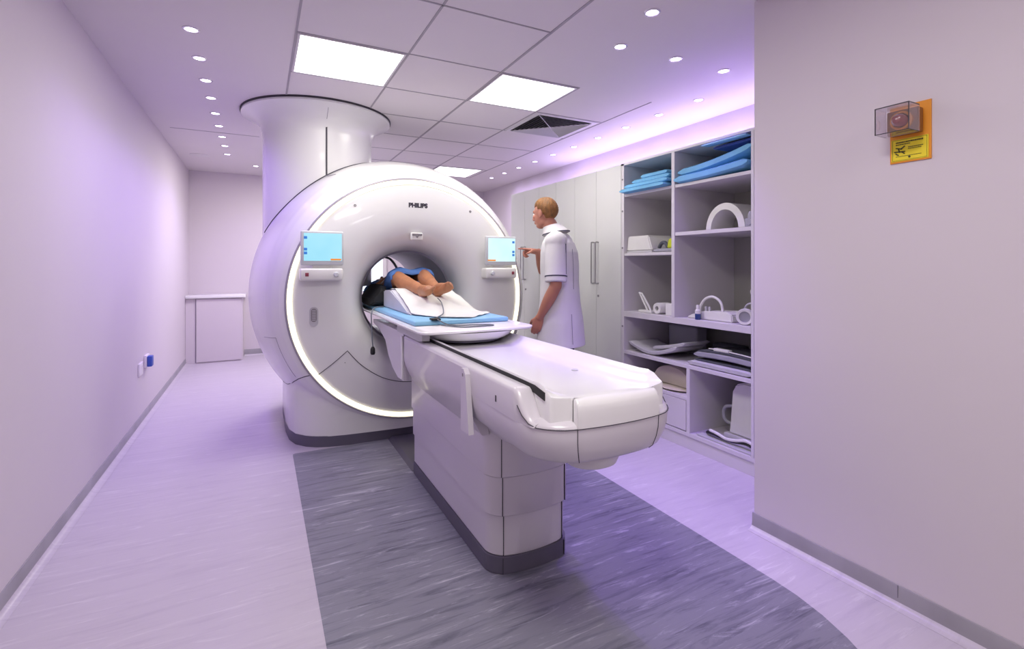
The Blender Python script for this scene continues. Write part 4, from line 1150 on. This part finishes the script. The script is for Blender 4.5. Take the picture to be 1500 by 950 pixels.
# shelf .585: flexible coils
t = item('curved_coil', 'grey curved flexible coil lying on the lower left shelf', 'scanner coil', (2.85, 2.9, .5855))
bm = NB(); curved_pad(bm, 2.68, 2.98, 3.13, 2.62, lambda f: .588 + .075 * abs(f - .45) ** 1.6 * 2.6, .030, 20); obj('base', bm, 'coilmid', t)
bm = NB(); curved_pad(bm, 2.70, 2.96, 2.88, 2.56, lambda f: .630 + .070 * f ** 1.3, .028, 18); obj('flap', bm, 'coilmid', t)
t = item('grey_pad', 'dark grey upright pad behind the curved coil on the lower shelf', 'pad', (3.05, 2.86, .5855))
bm = NB(); box(bm, 3.0, 3.12, 2.72, 3.02, .5855, .80, .02, 3); obj('pad', bm, 'coilgrey', t)
t = item('flat_coil', 'white top edge of a flat grey box leaning on the lower shelf', 'scanner coil', (3.06, 2.5, .5855))
t['label'] = 'grey block at the back of the lower shelf, right of the upright pad'
bm = NB(); box(bm, 3.02, 3.14, 2.36, 2.60, .5855, .70, .02, 3); obj('block', bm, 'charcoal', t)
labs = ['flat grey coil mat, lowest of two on the lower right shelf', 'flat grey coil mat, upper of two on the lower right shelf']
for k in range(2):
    bm = NB(); curved_pad(bm, 2.665 + .02 * k, 3.0, 2.50 - .04 * k, 2.0, lambda f, k=k: .587 + .058 * k + .010 * math.sin(f * 3) * k, .034 if k == 0 else .04, 14)
    o = tag(obj('coil_mat', bm, 'coilgrey' if k else 'coilmid'), labs[k], 'coil mat', 'flat coil mats on the lower shelf')
    bm = NB(); curved_pad(bm, 2.69, 2.98, 2.46 - .03 * k, 2.01, lambda f, k=k: .585 + .036 + .058 * k * 1.1 + .010 * math.sin(f * 3) * k, .014, 12); obj('edge_pad', bm, 'charcoal', o)
bm = NB(); tube(bm, smooth_path([(2.72, 2.36, .712), (2.71, 2.30, .716), (2.71, 2.18, .714), (2.70, 2.05, .710), (2.70, 2.0, .706)], 5), .0045, 8)
o = tag(obj('white_lead', bm, 'coil'), 'white cable and grip lying on the grey coil mats', 'cable')
bm = NB(); box(bm, 2.70, 2.74, 2.19, 2.31, .706, .726, .005); obj('grip', bm, 'coil', o)
# lower left: beige cushions
labs = ['large beige rounded cushion in the lower left compartment', 'flatter beige cushion under the rounded one in the lower left compartment']
bm = NB(); sphere(bm, (2.86, 2.70, .3585 + .014), (.20, .185, .014), 32, 12); tag(obj('cushion', bm, 'beige'), labs[1], 'cushion', 'beige cushions in the lower left compartment')
bm = NB(); rings = []
for x in (2.75, 2.76, 2.86, 2.87):
    q = .96 if x in (2.75, 2.87) else 1
    rings.append([Vector((x, 2.735 + .19 * q * math.cos(PI * i / 24), .388 + .135 * q * math.sin(PI * i / 24) ** .8)) for i in range(25)])
loft(bm, rings); tag(obj('cushion', bm, 'beige', ang=40), labs[0], 'cushion', 'beige cushions in the lower left compartment')
# lower right: tall coil and frame
t = item('tall_coil', 'tall white boxy coil standing in the bottom right compartment', 'scanner coil', (2.88, 2.12, .115))
bm = NB(); prism(bm, [(2.27, .155), (1.995, .155), (1.995, .47), (2.03, .51), (2.15, .515), (2.22, .49), (2.235, .44)], 2.80, 3.05, 'X'); bmesh.ops.bevel(bm, geom=bm.edges[:], offset=.012, segments=3, affect='EDGES'); obj('housing', bm, 'coil', t)
bm = NB(); box(bm, 2.79, 3.06, 1.995, 2.30, .1155, .155, .006); obj('foot', bm, 'coilmid', t)
bm = NB(); tube(bm, smooth_path([(2.85, 2.27, .205), (2.85, 2.33, .215), (2.85, 2.35, .26), (2.85, 2.33, .31), (2.85, 2.26, .33)], 6), .011, 8); obj('handle', bm, 'coilgrey', t)
t = item('base_plate', 'pale lilac flat board on the floor of the bottom right compartment', 'board', (2.75, 2.3, .115))
bm = NB(); box(bm, 2.665, 2.785, 1.995, 2.42, .1155, .127, .004); obj('board', bm, 'coilmid', t)
t = item('frame_coil', 'black and white curved frame lying in front of the tall coil', 'scanner coil', (2.71, 2.2, .127))
bm = NB(); tube(bm, smooth_path([(2.72, 2.37, .142), (2.70, 2.33, .155), (2.70, 2.24, .150), (2.70, 2.16, .150), (2.70, 2.06, .165), (2.71, 2.0, .150)], 6), .014, 10, flat=.8); obj('rim', bm, 'black', t)
bm = NB(); tube(bm, smooth_path([(2.695, 2.33, .172), (2.69, 2.27, .168), (2.69, 2.20, .155), (2.69, 2.13, .165), (2.69, 2.06, .185), (2.70, 2.01, .175)], 6), .010, 10); obj('grip', bm, 'coil', t)

# ------------------------------------------------------------------ beacon and sign on the near right wall
B = thing('warning_beacon', 'red warning beacon in a clear box on an orange plate with a yellow sign', 'warning beacon', (XR, .94, 1.66))
bm = NB(); box(bm, XR - .006, XR - .0002, .877, 1.006, 1.662, 1.875, .001); obj('back_plate', bm, 'orange', B, smooth=False)
bm = NB(); box(bm, XR - .045, XR - .006, .900, .998, 1.762, 1.850, .004); obj('beacon_base', bm, 'bronze', B)
bm = NB()
yA, yB_, zA, zB_ = .895, 1.003, 1.757, 1.855; xo = XR - .118; xi = XR - .045; th = .003
box(bm, xo, xo + th, yA, yB_, zA, zB_); box(bm, xo + th, xi, yA, yA + th, zA, zB_); box(bm, xo + th, xi, yB_ - th, yB_, zA, zB_)
box(bm, xo + th, xi, yA + th, yB_ - th, zA, zA + th); box(bm, xo + th, xi, yA + th, yB_ - th, zB_ - th, zB_)
obj('clear_box', bm, 'clear', B, smooth=False)
bm = NB(); solid_lathe(bm, [(.024, 0), (.024, -.014), (.021, -.030), (.013, -.041), (0, -.045)], (XR - .045, .949, 1.808), 'X', 28); l_ = obj('beacon_lens', bm, 'redglass', B)
bm = NB(); lathe(bm, [(.027, 0), (.034, 0), (.034, -.010), (.027, -.012)], (XR - .045, .949, 1.808), 'X', 28, True); obj('lens_collar', bm, 'orange', B)
bm = NB(); box(bm, XR - .0085, XR - .006, .884, 1.000, 1.668, 1.750, .0005); sg = obj('sign_face', bm, 'yellow', B, smooth=False)
bm = NB(); x = XR - .0092
def sb(ya, yb, za, zb): box(bm, x, XR - .0084, ya, yb, za, zb)
for y0_, y1_, z in ((.888, .996, 1.7465), (.888, .996, 1.671)): sb(y0_, y1_, z, z + .0008)
sb(.888, .8888, 1.671, 1.7465); sb(.9955, .9963, 1.671, 1.7465)
# pictogram of a lying figure with rays, left half of the sign
for a in ((.985, 1.718, .965, 1.712), (.990, 1.704, .955, 1.702), (.970, 1.712, .956, 1.722), (.986, 1.698, .976, 1.690), (.966, 1.702, .957, 1.694), (.977, 1.716, .973, 1.700)):
    tube(bm, [(x, a[0], a[1]), (x, a[2], a[3])], .0022, 6)
solid_lathe(bm, [(.004, 0), (.004, .001)], (x, .942, 1.680), 'X', 12)
obj('pictogram', bm, 'signprint', sg, smooth=False)
ROT = (PI / 2, 0, -PI / 2)
# the print is too small to read in the photograph: rows of tiny strokes stand for it
bm = NB(); rg = random.Random(3)
def print_row(yl_, yr_, z, h):
    y = yl_
    while y > yr_:
        w_ = rg.uniform(.002, .006); box(bm, x, XR - .0084, max(y - w_, yr_), y, z - h / 2, z + h / 2); y -= w_ + .0012
print_row(.985, .900, 1.7375, .0050); print_row(.985, .940, 1.7295, .0035)
obj('sign_heading', bm, 'signprint', sg, smooth=False)
bm = NB()
print_row(.946, .900, 1.716, .0030); print_row(.946, .905, 1.710, .0025); print_row(.985, .905, 1.6855, .0020)
obj('sign_print', bm, 'signprint', sg, smooth=False)

# wall sockets on the left wall
t = thing('wall_socket', 'white wall socket low on the left wall', 'socket', (XL, 4.86, .44))
bm = NB(); box(bm, XL, XL + .012, 4.78, 4.91, .40, .50, .003); obj('plate', bm, 'socket', t)
bm = NB()
for dy in (-.03, .03): box(bm, XL + .0115, XL + .0145, 4.845 + dy - .008, 4.845 + dy + .008, .462, .482, .001)
obj('switch', bm, 'socket', t)
t = thing('wall_socket', 'blue wall socket beside the white one on the left wall', 'socket', (XL, 5.05, .46))
bm = NB(); box(bm, XL, XL + .02, 5.00, 5.13, .43, .53, .003); obj('plate', bm, 'socket', t)
bm = NB(); box(bm, XL + .02, XL + .055, 5.01, 5.085, .435, .522, .006); obj('plug', bm, 'socketblue', t)

# ------------------------------------------------------------------ camera, world, view
cd = bpy.data.cameras.new('camera'); cam = bpy.data.objects.new('camera', cd); C.objects.link(cam)
cam.location = (0, 0, 1.28); cam.rotation_euler = (PI / 2, 0, -math.radians(27.2))
cd.sensor_width = 36; cd.sensor_fit = 'HORIZONTAL'; cd.lens = 720 / 1500 * 36
cd.shift_y = -(475 - 388) / 1500; cd.clip_start = .02
sc.camera = cam
w = bpy.data.worlds.new('world'); sc.world = w; w.use_nodes = True
w.node_tree.nodes['Background'].inputs[0].default_value = (.6, .5, .7, 1); w.node_tree.nodes['Background'].inputs[1].default_value = .05
sc.view_settings.view_transform = 'Standard'; sc.view_settings.look = 'None'; sc.view_settings.gamma = 1
sc.view_settings.use_curve_mapping = False
sc.view_settings.exposure = 0.17
